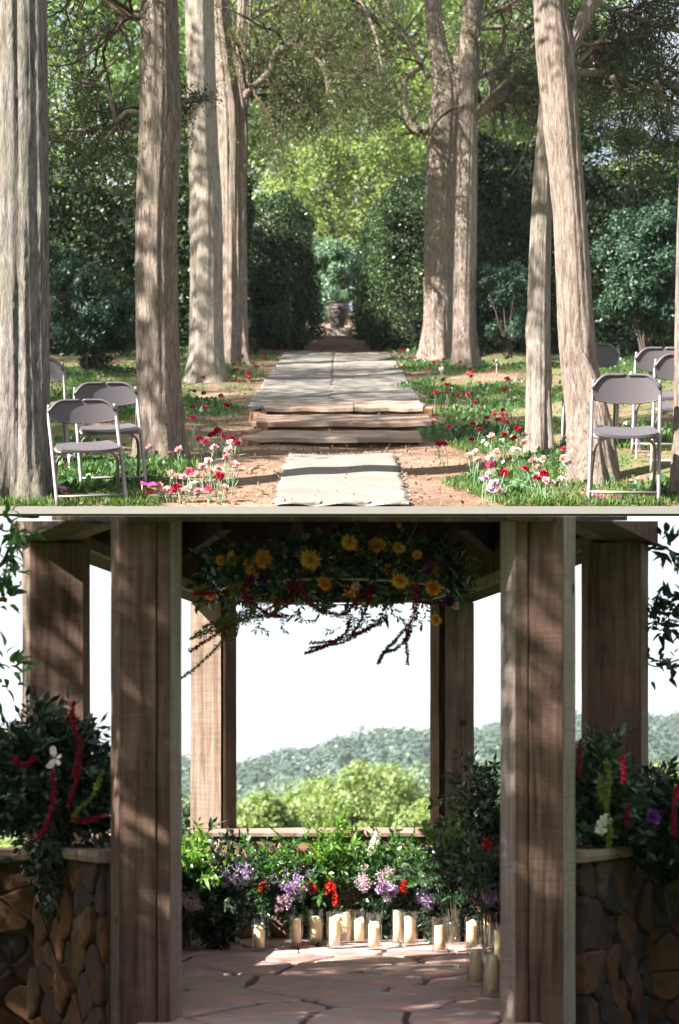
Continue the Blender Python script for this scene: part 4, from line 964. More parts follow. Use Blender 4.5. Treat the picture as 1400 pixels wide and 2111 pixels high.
vtree('tree seen between the left posts', 385, 1640, 96, 60, 205, 'v_mid')

mb = MB(); mb.box(-1600, 1600, -70, 1600, -30, 75)
hz_, t, b = nodes('haze'); t.nodes.remove(b); pv = N(t, 'VolumePrincipled'); pv.inputs['Density'].default_value = .00025; pv.inputs['Color'].default_value = (.90, .95, 1, 1); pv.inputs['Anisotropy'].default_value = .2
t.links.new(pv.outputs[0], t.nodes['Material Output'].inputs['Volume'])
obj('haze', mb.mesh('haze'), hz_, kind='stuff')
# ================================================================== THE GAZEBO
GZ = thing('gazebo', 'open timber gazebo of weathered oak posts and dark beams under a plank roof', 'gazebo', (0, 8, 0))
GO = Vector((0, -8, 0))
def roofline(y): return EYE + (HY - 1064.0) / F * y
BEAM = 1.96
def prism(name, foot, z0, ztop, mat, par, off=GO, jit=0.0):
    """footprint (x,y) list extruded upwards; ztop may be a function of y."""
    n = len(foot); H = 10; V = []
    for k in range(H + 1):
        for (x, y) in foot:
            zt = ztop(y) if callable(ztop) else ztop
            V.append(Vector((x + random.uniform(-jit, jit), y + random.uniform(-jit, jit), z0 + (zt - z0) * k / H)) + off)
    Fc = [tuple(range(n - 1, -1, -1)), tuple(H * n + i for i in range(n))]
    for k in range(H):
        for i in range(n): j = (i + 1) % n; Fc.append((k * n + i, k * n + j, (k + 1) * n + j, (k + 1) * n + i))
    me = mesh_from(name, V, Fc); o = obj(name, me, mat, par)
    bv = o.modifiers.new('edge', 'BEVEL'); bv.width = .004; bv.segments = 2; bv.limit_method = 'ANGLE'
    return o
def X_(px, z): return (px - 700) / F * z
def post(lbl, planks, z0, ztop, core):
    p = obj('post', None, None, GZ); p['label'] = lbl
    for foot, mat in planks: prism('plank', foot, z0, ztop, M[mat], p, GO, .0008)
    if core: prism('core', core, z0, ztop, M['wood_dark'], p)
    return p
def q4(xa, xb, ya, yb, d=.03, dx=0): return [(xa, ya), (xb, yb), (xb + dx, yb + d), (xa + dx, ya + d)]
n = 6.30
xa, xb, xc, xd, xe = X_(219, n), X_(247, n), X_(323, n), X_(351, n), X_(375, n + .17)
g_ = .0022
post('near left post, dark knots and stains on its front board', [
    ([(xa, n + .12), (xb - g_, n + .006), (xb - g_, n + .04), (xa + .03, n + .15)], 'wood'),
    (q4(xb, xc - g_, n, n), 'wood'), (q4(xc + g_, xd, n + .004, n + .004), 'wood'),
    ([(xd + .001, n + .004), (xe, n + .17), (xe - .03, n + .19), (xd - .012, n + .04)], 'wood_skylit')],  # side face lightened in colour for the sky's light
    -.02, roofline, [(xb + .004, n + .034), (xd - .02, n + .034), (xe - .04, n + .19), (xa + .04, n + .19)])
xa, xb, xc, xd, xe = X_(1031, n + .14), X_(1063, n), X_(1090, n), X_(1162, n), X_(1187, n + .12)
post('near right post, long dark seam down its front boards', [
    ([(xa, n + .14), (xb - .001, n + .004), (xb + .012, n + .04), (xa + .03, n + .17)], 'wood_skylit'),
    (q4(xb, xc - g_, n + .004, n + .004), 'wood'), (q4(xc + g_, xd - .001, n, n), 'wood'),
    ([(xd + .001, n + .004), (xe, n + .12), (xe - .03, n + .15), (xd - .012, n + .04)], 'wood_skylit')],
    -.02, roofline, [(xb + .016, n + .034), (xd - .016, n + .034), (xe - .04, n + .18), (xa + .04, n + .18)])
ZM = 7.5; CT = .63
post('side post at left with curved saw marks, standing on the wall', [
    ([(X_(44, ZM + .1), ZM + .12), (X_(62, ZM), ZM), (X_(66, ZM), ZM + .04), (X_(52, ZM + .1), ZM + .16)], 'wood_warm'),
    (q4(X_(62.5, ZM), X_(171, ZM), ZM, ZM + .02, .2), 'wood')], CT, BEAM - .003, None)
post('side post at right with curved saw marks, standing on the wall', [
    (q4(X_(1213, ZM), X_(1322, ZM), ZM + .02, ZM, .2), 'wood'),
    ([(X_(1322.5, ZM), ZM), (X_(1339, ZM + .1), ZM + .12), (X_(1330, ZM + .1), ZM + .16), (X_(1318, ZM), ZM + .04)], 'wood_warm')], CT, BEAM - .003, None)
ZB = 9.9
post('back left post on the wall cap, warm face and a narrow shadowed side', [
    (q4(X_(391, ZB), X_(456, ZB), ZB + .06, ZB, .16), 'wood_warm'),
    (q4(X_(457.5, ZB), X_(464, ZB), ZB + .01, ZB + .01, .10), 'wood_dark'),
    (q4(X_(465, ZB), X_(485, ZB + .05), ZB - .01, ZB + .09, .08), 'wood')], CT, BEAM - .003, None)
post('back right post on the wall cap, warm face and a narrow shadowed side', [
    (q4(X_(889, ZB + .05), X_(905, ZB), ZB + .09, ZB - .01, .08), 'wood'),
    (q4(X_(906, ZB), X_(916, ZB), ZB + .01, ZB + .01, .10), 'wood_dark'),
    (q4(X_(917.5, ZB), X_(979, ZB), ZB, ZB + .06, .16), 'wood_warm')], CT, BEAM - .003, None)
# beams: each reaches up to the sloping roof
def beam(lbl, p0, p1, wid, z0, mat, htop=None, nseg=1):
    (xa, ya), (xb, yb) = p0, p1; L_ = math.hypot(xb - xa, yb - ya); nx, ny = -(yb - ya) / L_ * wid / 2, (xb - xa) / L_ * wid / 2
    V = []; Fc = []; K = 10
    for i in range(K + 1):
        t_ = i / K; x = xa + (xb - xa) * t_; y = ya + (yb - ya) * t_
        for s in (-1, 1):
            yy = y + s * ny; zt = roofline(yy) - .022 if htop is None else htop
            zt = max(zt, z0 + .004)
            V += [Vector((x + s * nx, yy, z0)) + GO, Vector((x + s * nx, yy, zt)) + GO]
    for i in range(K):
        a = i * 4; c_ = a + 4
        Fc += [(a, c_, c_ + 1, a + 1), (a + 2, a + 3, c_ + 3, c_ + 2), (a, a + 2, c_ + 2, c_), (a + 1, c_ + 1, c_ + 3, a + 3)]
    Fc += [(0, 1, 3, 2), (K * 4, K * 4 + 2, K * 4 + 3, K * 4 + 1)]
    o = obj('beam', mesh_from('beam', V, Fc), M[mat], GZ); o['label'] = lbl
    return o
def inner(p, k): return (p[0] * k, 8.1 + (p[1] - 8.1) * k)
CY = 6.95
def cut(a, b__): k = (CY - a[1]) / (b__[1] - a[1]); return (a[0] + (b__[0] - a[0]) * k, CY)
A1, A2 = (X_(58, ZM), ZM + .1), (X_(300, n), n + .02); B1, B2 = (X_(1326, ZM), ZM + .1), (X_(1106, n), n + .02)
A2 = cut(A1, A2); B2 = cut(B1, B2)
D1, D2 = (X_(435, ZB), ZB + .09), (X_(935, ZB), ZB + .09)
beam('outer beam over the left side opening', (A1[0] - .02, A1[1] + .05), A2, .15, BEAM, 'wood')
beam('outer beam over the right side opening', (B1[0] + .02, B1[1] + .05), B2, .15, BEAM, 'wood')
beam('rafter sloping in from the left side post', (A1[0] + .13, A1[1] + .02), (A2[0] + .13, A2[1] + .06), .09, BEAM + .012, 'wood_warm')
beam('rafter sloping in from the right side post', (B1[0] - .13, B1[1] + .02), (B2[0] - .13, B2[1] + .06), .09, BEAM + .012, 'wood_warm')
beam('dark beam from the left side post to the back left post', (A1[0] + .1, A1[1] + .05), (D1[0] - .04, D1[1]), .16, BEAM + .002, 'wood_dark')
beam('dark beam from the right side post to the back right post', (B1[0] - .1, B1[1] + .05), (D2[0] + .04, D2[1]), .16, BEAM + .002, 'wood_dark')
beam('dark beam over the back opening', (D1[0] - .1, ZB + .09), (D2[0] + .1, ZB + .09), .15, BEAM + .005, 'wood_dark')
for (a, b__) in ((A1, D1), (B1, D2)):
    s_ = 1 if a[0] < 0 else -1
    beam('light cleat along the foot of the side beam', (a[0] + .10 * s_ + .10 * s_, a[1] + .0), (b__[0] + .02 * s_, b__[1] - .14), .035, BEAM - .004, 'wood_warm', BEAM + .05)
# dark ridge boards under the roof
for k, (x0_, y0_, x1_, y1_) in enumerate(((-.25, 9.75, -.16, 8.6), (.30, 9.75, .22, 8.6), (-.9, 9.5, -.55, 8.3), (.9, 9.5, .6, 8.3))):
    beam('ceiling joist', (x0_, y0_), (x1_, y1_), .05, 2.16 if k < 2 else 2.13, 'wood_dark')
# plank roof, pitched back to front
rf = obj('roof', None, None, GZ)
yb_ = [6.22 + i * (10.22 - 6.22) / 20 for i in range(21)]
def halfw(y): return .80 + (1.40 - .80) * (y - 6.2) / 1.75 if y < 7.95 else 1.40 - (1.40 - .95) * (y - 7.95) / 2.1
for i in range(20):
    ya, yb2 = yb_[i] + .002, yb_[i + 1] - .002; V = []
    for (y, dz) in ((ya, 0), (yb2, 0), (ya, -.02), (yb2, -.02)):
        hw = halfw(y) - .03
        for s in (-1, 1): V.append(Vector((s * hw, y, roofline(y) + dz)) + GO)
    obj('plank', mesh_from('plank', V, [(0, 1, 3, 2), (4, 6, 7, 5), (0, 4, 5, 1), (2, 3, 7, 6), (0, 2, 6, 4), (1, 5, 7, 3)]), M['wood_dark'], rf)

# ---- flagstone floor
fl_ = obj('floor', None, None, kind='structure')
FP = [(-.84, 5.2), (.84, 5.2), (.84, 6.5), (1.28, 7.5), (1.0, 9.98), (-1.0, 9.98), (-1.28, 7.5), (-.84, 6.5)]
obj('mortar_bed', mesh_from('mortar_bed', [(x, y, z_) for z_ in (-.7, -.012) for x, y in FP], [tuple(range(7, -1, -1)), tuple(range(8, 16))] + [(i, (i + 1) % 8, 8 + (i + 1) % 8, 8 + i) for i in range(8)]), M['mortar'], fl_)
random.seed(21)
sp_ = []
for j, yy in enumerate([5.4, 5.9, 6.35, 6.8, 7.25, 7.7, 8.15, 8.6, 9.05, 9.5, 9.9]):
    for i in range(-4, 5):
        sp_.append((i * .43 + (.21 if j % 2 else 0) + random.uniform(-.14, .14), yy + random.uniform(-.18, .18)))
for c_ in voronoi(sp_, -2.0, 2.0, 5.25, 10.05, .028, 1.6, .02):
    for i in range(8):
        (ax_, ay_), (bx_, by_) = FP[i], FP[(i + 1) % 8]; ln = math.hypot(bx_ - ax_, by_ - ay_)
        if len(c_) >= 3: c_ = clip(c_, ax_, ay_, (by_ - ay_) / ln, -(bx_ - ax_) / ln)
    if len(c_) < 3 or abs(sum(c_[i][0] * c_[i - 1][1] - c_[i - 1][0] * c_[i][1] for i in range(len(c_)))) < .01: continue
    cx = sum(p[0] for p in c_) / len(c_); cy = sum(p[1] for p in c_) / len(c_)
    h_ = random.uniform(-.003, .004)
    me = stone_mesh([(p[0] - cx, p[1] - cy) for p in c_], h_, .007, None, .0008)
    obj('flagstone', me, M['flag'], fl_, loc=(cx, cy, 0))

# ---- rubble walls: each face is its own run of stones
def wall(name, label, p0, p1, th, h, mat, seed, cell=(.17, .11), cap=True, both=False, capt=.045, z0=0.0):
    """visible face runs from p0 to p1; the wall's body lies to the left of that line."""
    (xa, ya), (xb, yb) = p0, p1; L_ = math.hypot(xb - xa, yb - ya); ux, uy = (xb - xa) / L_, (yb - ya) / L_
    T = thing(name, label, 'wall', (xa, ya, 0))
    nxn = (uy, -ux)                                   # outward normal of the visible face
    Mx = Matrix(((ux, 0, nxn[0], 0), (uy, 0, nxn[1], 0), (0, 1, 0, 0), (0, 0, 0, 1)))
    mb = MB(); V = []
    hh = h - capt
    Bx = Matrix(((ux, -nxn[0], 0, 0), (uy, -nxn[1], 0, 0), (0, 0, 1, 0), (0, 0, 0, 1)))
    mb.box(0, L_, .0, th, z0 - .15, hh, Bx); obj('mortar', mb.mesh('mortar'), M['mortar_dark'], T)
    rr = random.Random(seed); pts = []; j = 0; z_ = z0 + cell[1] * .5
    while z_ < hh + cell[1] * .4:
        i = 0; x_ = (rr.uniform(0, 1)) * cell[0]
        while x_ < L_ + cell[0] * .3:
            if rr.random() > .22: pts.append((x_, z_ + rr.uniform(-.38, .38) * cell[1])); x_ += cell[0] * rr.uniform(.65, 1.5)
        z_ += cell[1] * rr.uniform(.75, 1.2); j += 1
    random.seed(seed)
    for c_ in voronoi(pts, .002, L_ - .002, z0, hh - .004, .007, max(cell) * 4, .006):
        me = stone_mesh(c_, rr.uniform(.006, .046), .008, Mx, .005)
        cv = np.empty(len(me.vertices) * 3, np.float32); me.vertices.foreach_get('co', cv); cv = cv.reshape(-1, 3); cc = cv.mean(0); me.vertices.foreach_set('co', (cv - cc).ravel())
        obj('stone', me, M[mat], T, loc=tuple(float(v) for v in cc))
    if cap:
        x_ = -.02; 
        while x_ < L_ + .01:
            w_ = min(rr.uniform(.32, .55), L_ + .02 - x_)
            if w_ < .05: break
            mbc = MB(); nn_ = 6; Vc = []; o1, o2 = -.055, th + .03
            for s_ in range(nn_ + 1):
                xx = x_ + .003 + (w_ - .006) * s_ / nn_; e1 = o1 + rr.uniform(-.008, .008)
                for (d_, zz) in ((e1 + .006, hh + .002), (e1, hh + capt * .5), (e1 + .008, h + rr.uniform(-.002, .002)), (o2, h), (o2, hh + .002)): Vc.append(Bx @ Vector((xx, d_, zz)))
            Fc = []
            for s_ in range(nn_):
                for a in range(5): b2 = (a + 1) % 5; Fc.append((s_ * 5 + a, (s_ + 1) * 5 + a, (s_ + 1) * 5 + b2, s_ * 5 + b2))
            Fc += [(0, 1, 2, 3, 4), tuple(nn_ * 5 + k for k in (4, 3, 2, 1, 0))]
            mbc.add(Vc, Fc); obj('cap_stone', mbc.mesh('cap_stone'), M['cap'], T)
            x_ += w_
    return T
wall('stone_wall', 'low ochre rubble wall with a flat cap closing the back of the gazebo', (-1.02, 9.86), (1.02, 9.86), .30, CT, 'stone_ochre', 5, (.26, .10))
wall('stone_wall', 'rubble stone wall beside the near right post, lit brown and rust stones', (X_(1184, 6.5), 6.5), (1.33, 7.42), .26, CT, 'stone', 8, (.24, .10), z0=-.62)
wall('stone_wall', 'darker rubble wall running out of the picture at the right', (1.26, 7.46), (3.2, 7.2), .3, .60, 'stone', 9, (.2, .09), z0=-.62)
wall('stone_wall', 'rubble stone wall in deep shade beside the near left post', (-1.33, 7.42), (X_(222, 6.5), 6.5), .26, CT, 'stone', 10, (.24, .10), z0=-.62)
wall('stone_wall', 'dark rubble wall running out of the picture at the left', (-3.2, 7.2), (-1.26, 7.46), .3, .60, 'stone', 11, (.2, .09), z0=-.62)
wall('stone_wall', 'low rubble wall between the left side post and the back wall', (-1.20, 7.72), (-1.03, 9.84), .2, CT - .004, 'stone', 12, (.24, .14))
wall('stone_wall', 'low rubble wall between the right side post and the back wall', (1.03, 9.84), (1.20, 7.72), .2, CT - .004, 'stone', 13, (.24, .14))

# ---- candles in glass cylinders
def jar(label, px, pyb, pyt, wpx, pycandle, lit=False, lean=0.0, z=None):
    z = z or EYE * F / (pyb - HY); z = min(z, 9.5); rad = wpx / 2 / F * z; H = (pyb - pyt) / F * z; hc = (pyb - pycandle) / F * z
    T = thing('candle_jar', label, 'candle', (X_(px, z), z, .002), 0, 'candles in glass cylinders at the foot of the flowers')
    Vl, Fl = lathe([(0, .0), (rad * .94, .0), (rad, .006), (rad, H * .5), (rad, H), (rad * .955, H), (rad * .945, H * .5), (rad * .945, .012), (0, .012)], 28)
    obj('glass_cylinder', mesh_from('glass', Vl, Fl, True), M['glass'], T)
    rc = rad * .68; pr = [(0, .014), (rc, .014), (rc, hc * .5), (rc * 1.0, hc - .006), (rc * .95, hc), (rc * .8, hc - .004), (rc * .45, hc - .014), (0, hc - .016)]
    n_ = 24; V = []
    for r1_, z1 in pr:
        for j in range(n_):
            a = 2 * math.pi * j / n_; rim = .010 * math.cos(a + px) + .006 * math.cos(2 * a + px) if z1 > hc * .8 else 0
            V.append((r1_ * math.cos(a), r1_ * math.sin(a), z1 + rim))
    Fc = lathe(pr, n_)[1]
    c_ = obj('pillar_candle', mesh_from('wax', V, Fc, True), M['wax'], T)
    mb = MB(); mb.tube([(0, 0, hc - .02), (.002, 0, hc + .004)], .0013, 5); obj('wick', mb.mesh('wick'), M['stem_dark'], c_)
    if lit:
        Vl, Fl = lathe([(0, hc), (.004, hc + .005), (.005, hc + .010), (.002, hc + .022), (0, hc + .028)], 10); obj('flame', mesh_from('flame', Vl, Fl, True), M['flame'], c_)
    return T
jar('candle in a glass cylinder standing apart, first from the left', 533, 1960, 1893, 30, 1909)
jar('second candle from the left, before dark foliage', 611, 1952, 1886, 29, 1897)
jar('candle behind green leaves, third from the left', 651, 1947, 1875, 33, 1893)
jar('wide candle of the left pair, leaves trailing over its glass', 690, 1955, 1880, 34, 1891)
jar('tall candle tucked behind the right edge of the leafy pair', 712, 1944, 1874, 30, 1884)
jar('short candle set back in the foliage near the middle', 740, 1941, 1873, 31, 1893)
jar('candle standing foremost in the middle on the sunlit floor', 771, 1957, 1883, 33, 1905)
jar('bright candle overlapped by another, right of the middle', 820, 1943, 1874, 28, 1879)
jar('bright candle right of the middle, in front of its neighbour', 845, 1950, 1880, 34, 1892)
jar('candle below the purple filler flowers, right of the empty vase', 907, 1964, 1891, 35, 1911)
jar('dim candle in a tall glass among dark leaves at the left end', 440, 1951, 1880, 27, 1893)
jar('narrow glass candle behind dark trailing leaves, left of the first clear one', 483, 1947, 1885, 25, 1899)
jar('tall glass with a dim candle before the right leaves', 972, 1958, 1890, 30, 1902)
jar('lit candle with an orange glow, at the right behind the front glasses', 1004, 1957, 1898, 33, 1909, True)
jar('tall narrow glass candle half hidden by the near right post', 1028, 1975, 1905, 26, 1920)
jar('large candle glass nearest but one, by the near right post', 982, 2031, 1943, 41, 1961)
jar('largest nearest candle glass against the near right post', 1014, 2053, 1958, 46, 1972)
# ---- flowers
def leaf_proto(Ln, Wd, mat, seed, pinch=.5):
    n = 6; V = []; Fc = []
    for i in range(n + 1):
        t_ = i / n; w_ = Wd / 2 * math.sin(math.pi * t_ ** pinch) ** .9 if 0 < i < n else .0006
        z = .18 * Ln * math.sin(t_ * 2.2) - .10 * Ln * t_
        V += [(-w_, t_ * Ln, z + w_ * .45), (0, t_ * Ln, z), (w_, t_ * Ln, z + w_ * .45)]
    for i in range(n): a = i * 3; Fc += [(a, a + 1, a + 4, a + 3), (a + 1, a + 2, a + 5, a + 4)]
    me = mesh_from('leaf', V, Fc, True); me.materials.append(LM[mat]); return me
LP = {k: [leaf_proto(.062 * s, .024 * s, k, 1) for s in (.8, 1.0, 1.25)] for k in ('mid', 'bright', 'dark', 'glossy')}
def leafparts(T, cen, dirs, mat, r_, name='leaf'):
    for c_, d in zip(cen, dirs):
        o = obj(name, LP[mat][int(r_.integers(0, 3))], None, T)
        q = Vector(d).to_track_quat('Y', 'Z'); o.location = c_; o.rotation_mode = 'QUATERNION'; o.rotation_quaternion = q @ Matrix.Rotation(r_.uniform(-1, 1), 3, 'Y').to_quaternion()
def sprays(n, rad3, z0, r_, lng=.16, per=9, up=.5):
    """compound twigs: rows of paired leaves; returns leaf base points, directions and twig tubes."""
    C_, D_, tb = [], [], []
    for _ in range(n):
        d = r_.normal(0, 1, 3); d[2] = abs(d[2]) * .9 + up * .2; d /= np.linalg.norm(d)
        p = np.array([0, 0, z0]) + d * np.array(rad3) * r_.uniform(.35, .85); dr = d * .9 + r_.normal(0, .45, 3) + np.array([0, 0, up * .4]); dr /= np.linalg.norm(dr)
        pts = []
        for i in range(per):
            pts.append(Vector(p)); s = np.cross(dr, r_.normal(0, 1, 3)); s /= np.linalg.norm(s) + 1e-6
            C_ += [p.copy(), p.copy()]; D_ += [dr * .6 + s * .8, dr * .6 - s * .8]
            p = p + dr * lng / per; dr = dr + r_.normal(0, .06, 3) + np.array([0, 0, -.035]); dr /= np.linalg.norm(dr)
        C_.append(p.copy()); D_.append(dr); pts.append(Vector(p)); tb.append((pts, .0016, 4))
    return np.array(C_), np.array(D_), tb
def cloud(T, name, cen, rad, n, size, mat, r_, width=.8, cl=6):
    cc, _ = in_ellipsoid(cl, cen, np.array(rad) * .75, r_, .2)
    pts, dd = clumps(cc, min(rad) * .45, n // cl, r_, .1)
    V, Fc = leaves(pts, size, width, out=dd, spread=.6, r=r_); obj(name, mesh_from(name, V, Fc), LM[mat], T, kind='stuff')
def bunch(label, px, pyc, z, rw, rh, mat, seed, nsp=26, nbig=22, extra=(), vase=True, name='flower_arrangement', base=0.0, cat='flowers', lf=.043, lng=.20):
    r_ = np.random.default_rng(seed); c_ = P(px, pyc, z); rx = rw / F * z; rz_ = rh / F * z
    T = thing(name, label, cat, (c_.x, c_.y, base)); hz = c_.z - base
    Cn, Dn, tb = sprays(nsp, (rx, rx * .75, rz_), hz, r_, lng)
    k = len(Cn); big = np.zeros(k, bool); big[r_.choice(k, min(nbig, k), replace=False)] = True
    leafparts(T, Cn[big], Dn[big], mat, r_)
    V, Fc = leaves(Cn[~big], lf, .42, out=Dn[~big] * 3, spread=.35, r=r_)
    obj('foliage', mesh_from('foliage', V, Fc), LM[mat], T, kind='stuff')
    cc, _ = in_ellipsoid(14, (0, 0, hz), (rx * .6, rx * .45, rz_ * .7), r_, 0)
    pts, dd = clumps(cc, rx * .32, 45, r_, .1); V, Fc = leaves(pts, lf * .9, .45, out=dd, spread=.8, r=r_)
    obj('inner_leaves', mesh_from('inner', V, Fc), LM['dark' if mat in ('dark', 'glossy') else 'glossy'], T, kind='stuff')
    for _ in range(10):
        a = r_.uniform(0, 6.28); tb.append(([Vector((.012 * math.cos(a), .012 * math.sin(a), .015)), Vector((.03 * math.cos(a), .03 * math.sin(a), hz * .5)), Vector((rx * .5 * math.cos(a), rx * .4 * math.sin(a), hz))], .002, 4))
    obj('stems', tubes_mesh(tb, 'stems'), M['stem_dark'], T, kind='stuff')
    for (kind, dx, dy, dzz, sz) in extra:
        q_ = Vector((dx / F * z, -rx * .55 + dzz, hz + (-dy) / F * z)); s_ = sz / F * z
        if kind in ('stat', 'pinkstat'): cloud(T, 'filler_blossom', q_, (s_ * 1.35, s_ * .7, s_ * 1.15), int(1500), .009, kind, r_, .9, 14)
        elif kind == 'red':
            for _ in range(3):
                o_ = Vector(r_.normal(0, s_ * .35, 3)); V, Fc = leaves(np.array(clumps([np.array(q_ + o_) + np.array([0, 0, i * s_ * .28]) for i in range(5)], s_ * .28, 14, r_, .2)[0]), .014, .8, r=r_)
                obj('snapdragon', mesh_from('snapdragon', V, Fc), LM['red'], T)
        elif kind == 'white':
            V, Fc = leaves(clumps([np.array(q_) + np.array([i * s_ * .12, 0, i * s_ * .3]) for i in range(6)], s_ * .35, 34, r_, .2)[0], .018, .8, r=r_); obj('white_bloom', mesh_from('white_bloom', V, Fc), LM['white'], T)
    if vase:
        Hv = .20; rv = .042
        Vl, Fl = lathe([(0, 0), (rv * .95, 0), (rv, .006), (rv, Hv), (rv * .95, Hv), (rv * .94, .01), (0, .01)], 22); obj('glass_vase', mesh_from('vase', Vl, Fl, True), M['glass'], T)
    return T
BW = 9.45
bunch('lime-green leafy bunch with pale pink filler at the far left, by the near left post', 392, 1815, 9.1, 42, 62, 'bright', 301, 24, 30, (('pinkstat', -4, 50, 0, 30),))
bunch('dark glossy bunch in shade with purple filler flowers, second from the left', 462, 1845, 9.2, 62, 75, 'dark', 302, 50, 34, (('stat', 28, -40, -.02, 34),))
bunch('mass of dark trailing leaves spilling on the floor at the left', 440, 1915, 9.15, 62, 45, 'dark', 303, 40, 20, vase=False)
bunch('leafy bunch with a red snapdragon beside the purple filler flowers', 545, 1830, 9.7, 52, 66, 'mid', 304, 44, 34, (('red', 2, -2, -.03, 14), ('pinkstat', 40, 30, 0, 18)))
bunch('bunch of lilac filler flowers topped by small bright leaves', 605, 1815, 9.7, 50, 62, 'mid', 305, 38, 30, (('stat', 0, -2, -.02, 38), ('pinkstat', 20, 16, -.03, 20)))
bunch('tall lime-green feathery bunch behind the red snapdragons', 672, 1790, 9.76, 52, 55, 'bright', 306, 40, 40, ())
bunch('bunch with the largest red snapdragons, left of the middle', 668, 1850, 9.7, 50, 48, 'mid', 307, 36, 26, (('red', -24, -16, -.05, 12), ('red', 10, -14, -.06, 14), ('red', 26, 8, -.05, 12)))
bunch('bunch with a tall white flower spike over pale filler blossoms', 775, 1810, 9.7, 52, 60, 'mid', 308, 38, 30, (('white', -12, -55, -.02, 22), ('pinkstat', 0, 0, -.03, 40), ('stat', 24, 22, -.04, 24)))
bunch('leafy bunch with one red snapdragon, right of the white spike', 838, 1830, 9.7, 44, 62, 'mid', 309, 38, 30, (('red', -8, 4, -.04, 15), ('pinkstat', -2, -28, 0, 22)))
bunch('glass vase of upright purple filler stems beside a candle', 884, 1860, 9.7, 36, 55, 'mid', 310, 22, 18, (('stat', 0, -14, -.02, 30),))
bunch('wide dark glossy bunch with bright glints at the right', 935, 1820, 9.4, 60, 70, 'glossy', 311, 60, 40, ())
bunch('light green leafy bunch reaching up the wall at the right', 925, 1770, 9.6, 46, 40, 'bright', 312, 20, 34, vase=False)
bunch('dark bunch with deep purple filler flowers by the near right post', 1010, 1840, 9.1, 48, 80, 'glossy', 313, 52, 34, (('stat', 6, -4, -.04, 30),))
bunch('low leaves trailing between the candles at the middle', 640, 1905, 9.76, 60, 35, 'glossy', 314, 30, 20, vase=False)
bunch('low leaves trailing behind the candles right of the middle', 790, 1905, 9.76, 80, 30, 'glossy', 315, 36, 20, vase=False)
bunch('low dark leaves between the candle glasses at the right', 940, 1920, 9.6, 50, 38, 'dark', 316, 34, 20, vase=False)
bunch('tall climbing greenery leaning on the near right post with a pink bloom', 1000, 1700, 8.8, 48, 105, 'glossy', 317, 44, 40, (('red', 2, 45, -.04, 9),), vase=False)
bunch('leafy shoots on the wall at the foot of the back left post', 400, 1755, 9.65, 26, 28, 'glossy', 318, 10, 14, vase=False)

def tassel(T, pts, z, mat, w_, off, r_, name='amaranth_tassel', lenf=.012):
    w_ = w_ * (.75 if T is H_ else .5)
    sp = spline([tuple(P(x, y, z + dz)) for (x, y, *dz_) in pts for dz in [dz_[0] if dz_ else 0]], 10); n = len(sp)
    cen = []
    for i, p in enumerate(sp):
        rad = w_ / F * z * (1 - .75 * i / n)
        k = 16; cen.append(np.array(p) - np.array(off) + r_.normal(0, 1, (k, 3)) * rad * .42)
    cen = np.concatenate(cen); V, Fc = leaves(cen, lenf, .55, out=np.array([0, 0, -.4]), spread=.9, r=r_)
    o = obj(name, mesh_from(name, V, Fc), LM[mat], T)
    mb = MB(); mb.tube([Vector(p) - Vector(off) for p in sp], .0016, 4, False); obj('stalk', mb.mesh('stalk'), M['stem_dark'], o)
    return o
def mum(T, p, rad, mat, r_, face=(0, -1, -.15)):
    n = 84; Fd = Vector(face).normalized(); Qd = Fd.to_track_quat('Z', 'Y'); V = []; Fc = []
    for i in range(n):
        ring = i / n; a = i * 2.39996; L_ = rad * (1 - .55 * ring); el = .02 + ring * 1.25; w_ = rad * .12
        d = Vector((math.cos(a) * math.cos(el), math.sin(a) * math.cos(el), math.sin(el))); s = Vector((-math.sin(a), math.cos(a), 0)) * w_; nn = d.cross(s).normalized() * w_ * .3
        b0 = d * rad * .05; k = len(V)
        V += [b0, d * L_ * .6 + s + nn, d * L_ + Vector((0, 0, rad * .06)), d * L_ * .6 - s + nn]; Fc.append((k, k + 1, k + 2, k + 3))
    V = [Qd @ v for v in V]
    o = obj('chrysanthemum', mesh_from('mum', V, Fc), LM[mat], T, loc=p); return o

# ---- hanging floral hoop
HZ = 8.1; hc = P(690, 1213, HZ)
H_ = thing('hanging_garland', 'round hanging garland of orange chrysanthemums and trailing amaranth under the roof', 'garland', hc)
r_ = np.random.default_rng(500); RX = .545
mb = MB(); k = 48; mb.tube([(RX * math.cos(a), RX * math.sin(a), -.02) for a in np.linspace(0, 2 * math.pi, k)], .006, 6, False); obj('hoop', mb.mesh('hoop', True), M['wire'], H_)
mb = MB()
for a, (tx, ty) in ((2.5, (-.62, 8.9)), (.6, (.66, 8.9)), (4.2, (-.2, 7.6)), (5.2, (.35, 7.6))): mb.tube([(RX * math.cos(a), RX * math.sin(a), 0), (tx - hc.x, ty - hc.y, roofline(ty) - .03 - hc.z)], .0012, 4)
obj('wires', mb.mesh('wires'), M['wire'], H_)
C_, D_, tb = [], [], []
for _ in range(230):
    a = r_.uniform(0, 6.28); up = r_.uniform(-.03, .16); p = np.array([RX * math.cos(a) * r_.uniform(.86, 1.1), RX * math.sin(a) * r_.uniform(.86, 1.1), up])
    d = np.array([math.cos(a) * .5, math.sin(a) * .5, r_.uniform(-.6, .5)]) + r_.normal(0, .5, 3); d /= np.linalg.norm(d); pts = []
    for i in range(7):
        pts.append(Vector(p)); s = np.cross(d, r_.normal(0, 1, 3)); s /= np.linalg.norm(s); C_ += [p.copy(), p.copy()]; D_ += [d * .6 + s * .8, d * .6 - s * .8]; p = p + d * .018; d = d + np.array([0, 0, -.06]) + r_.normal(0, .05, 3)
    tb.append((pts, .0014, 3))
C_ = np.array(C_); D_ = np.array(D_); big = r_.uniform(0, 1, len(C_)) < .03
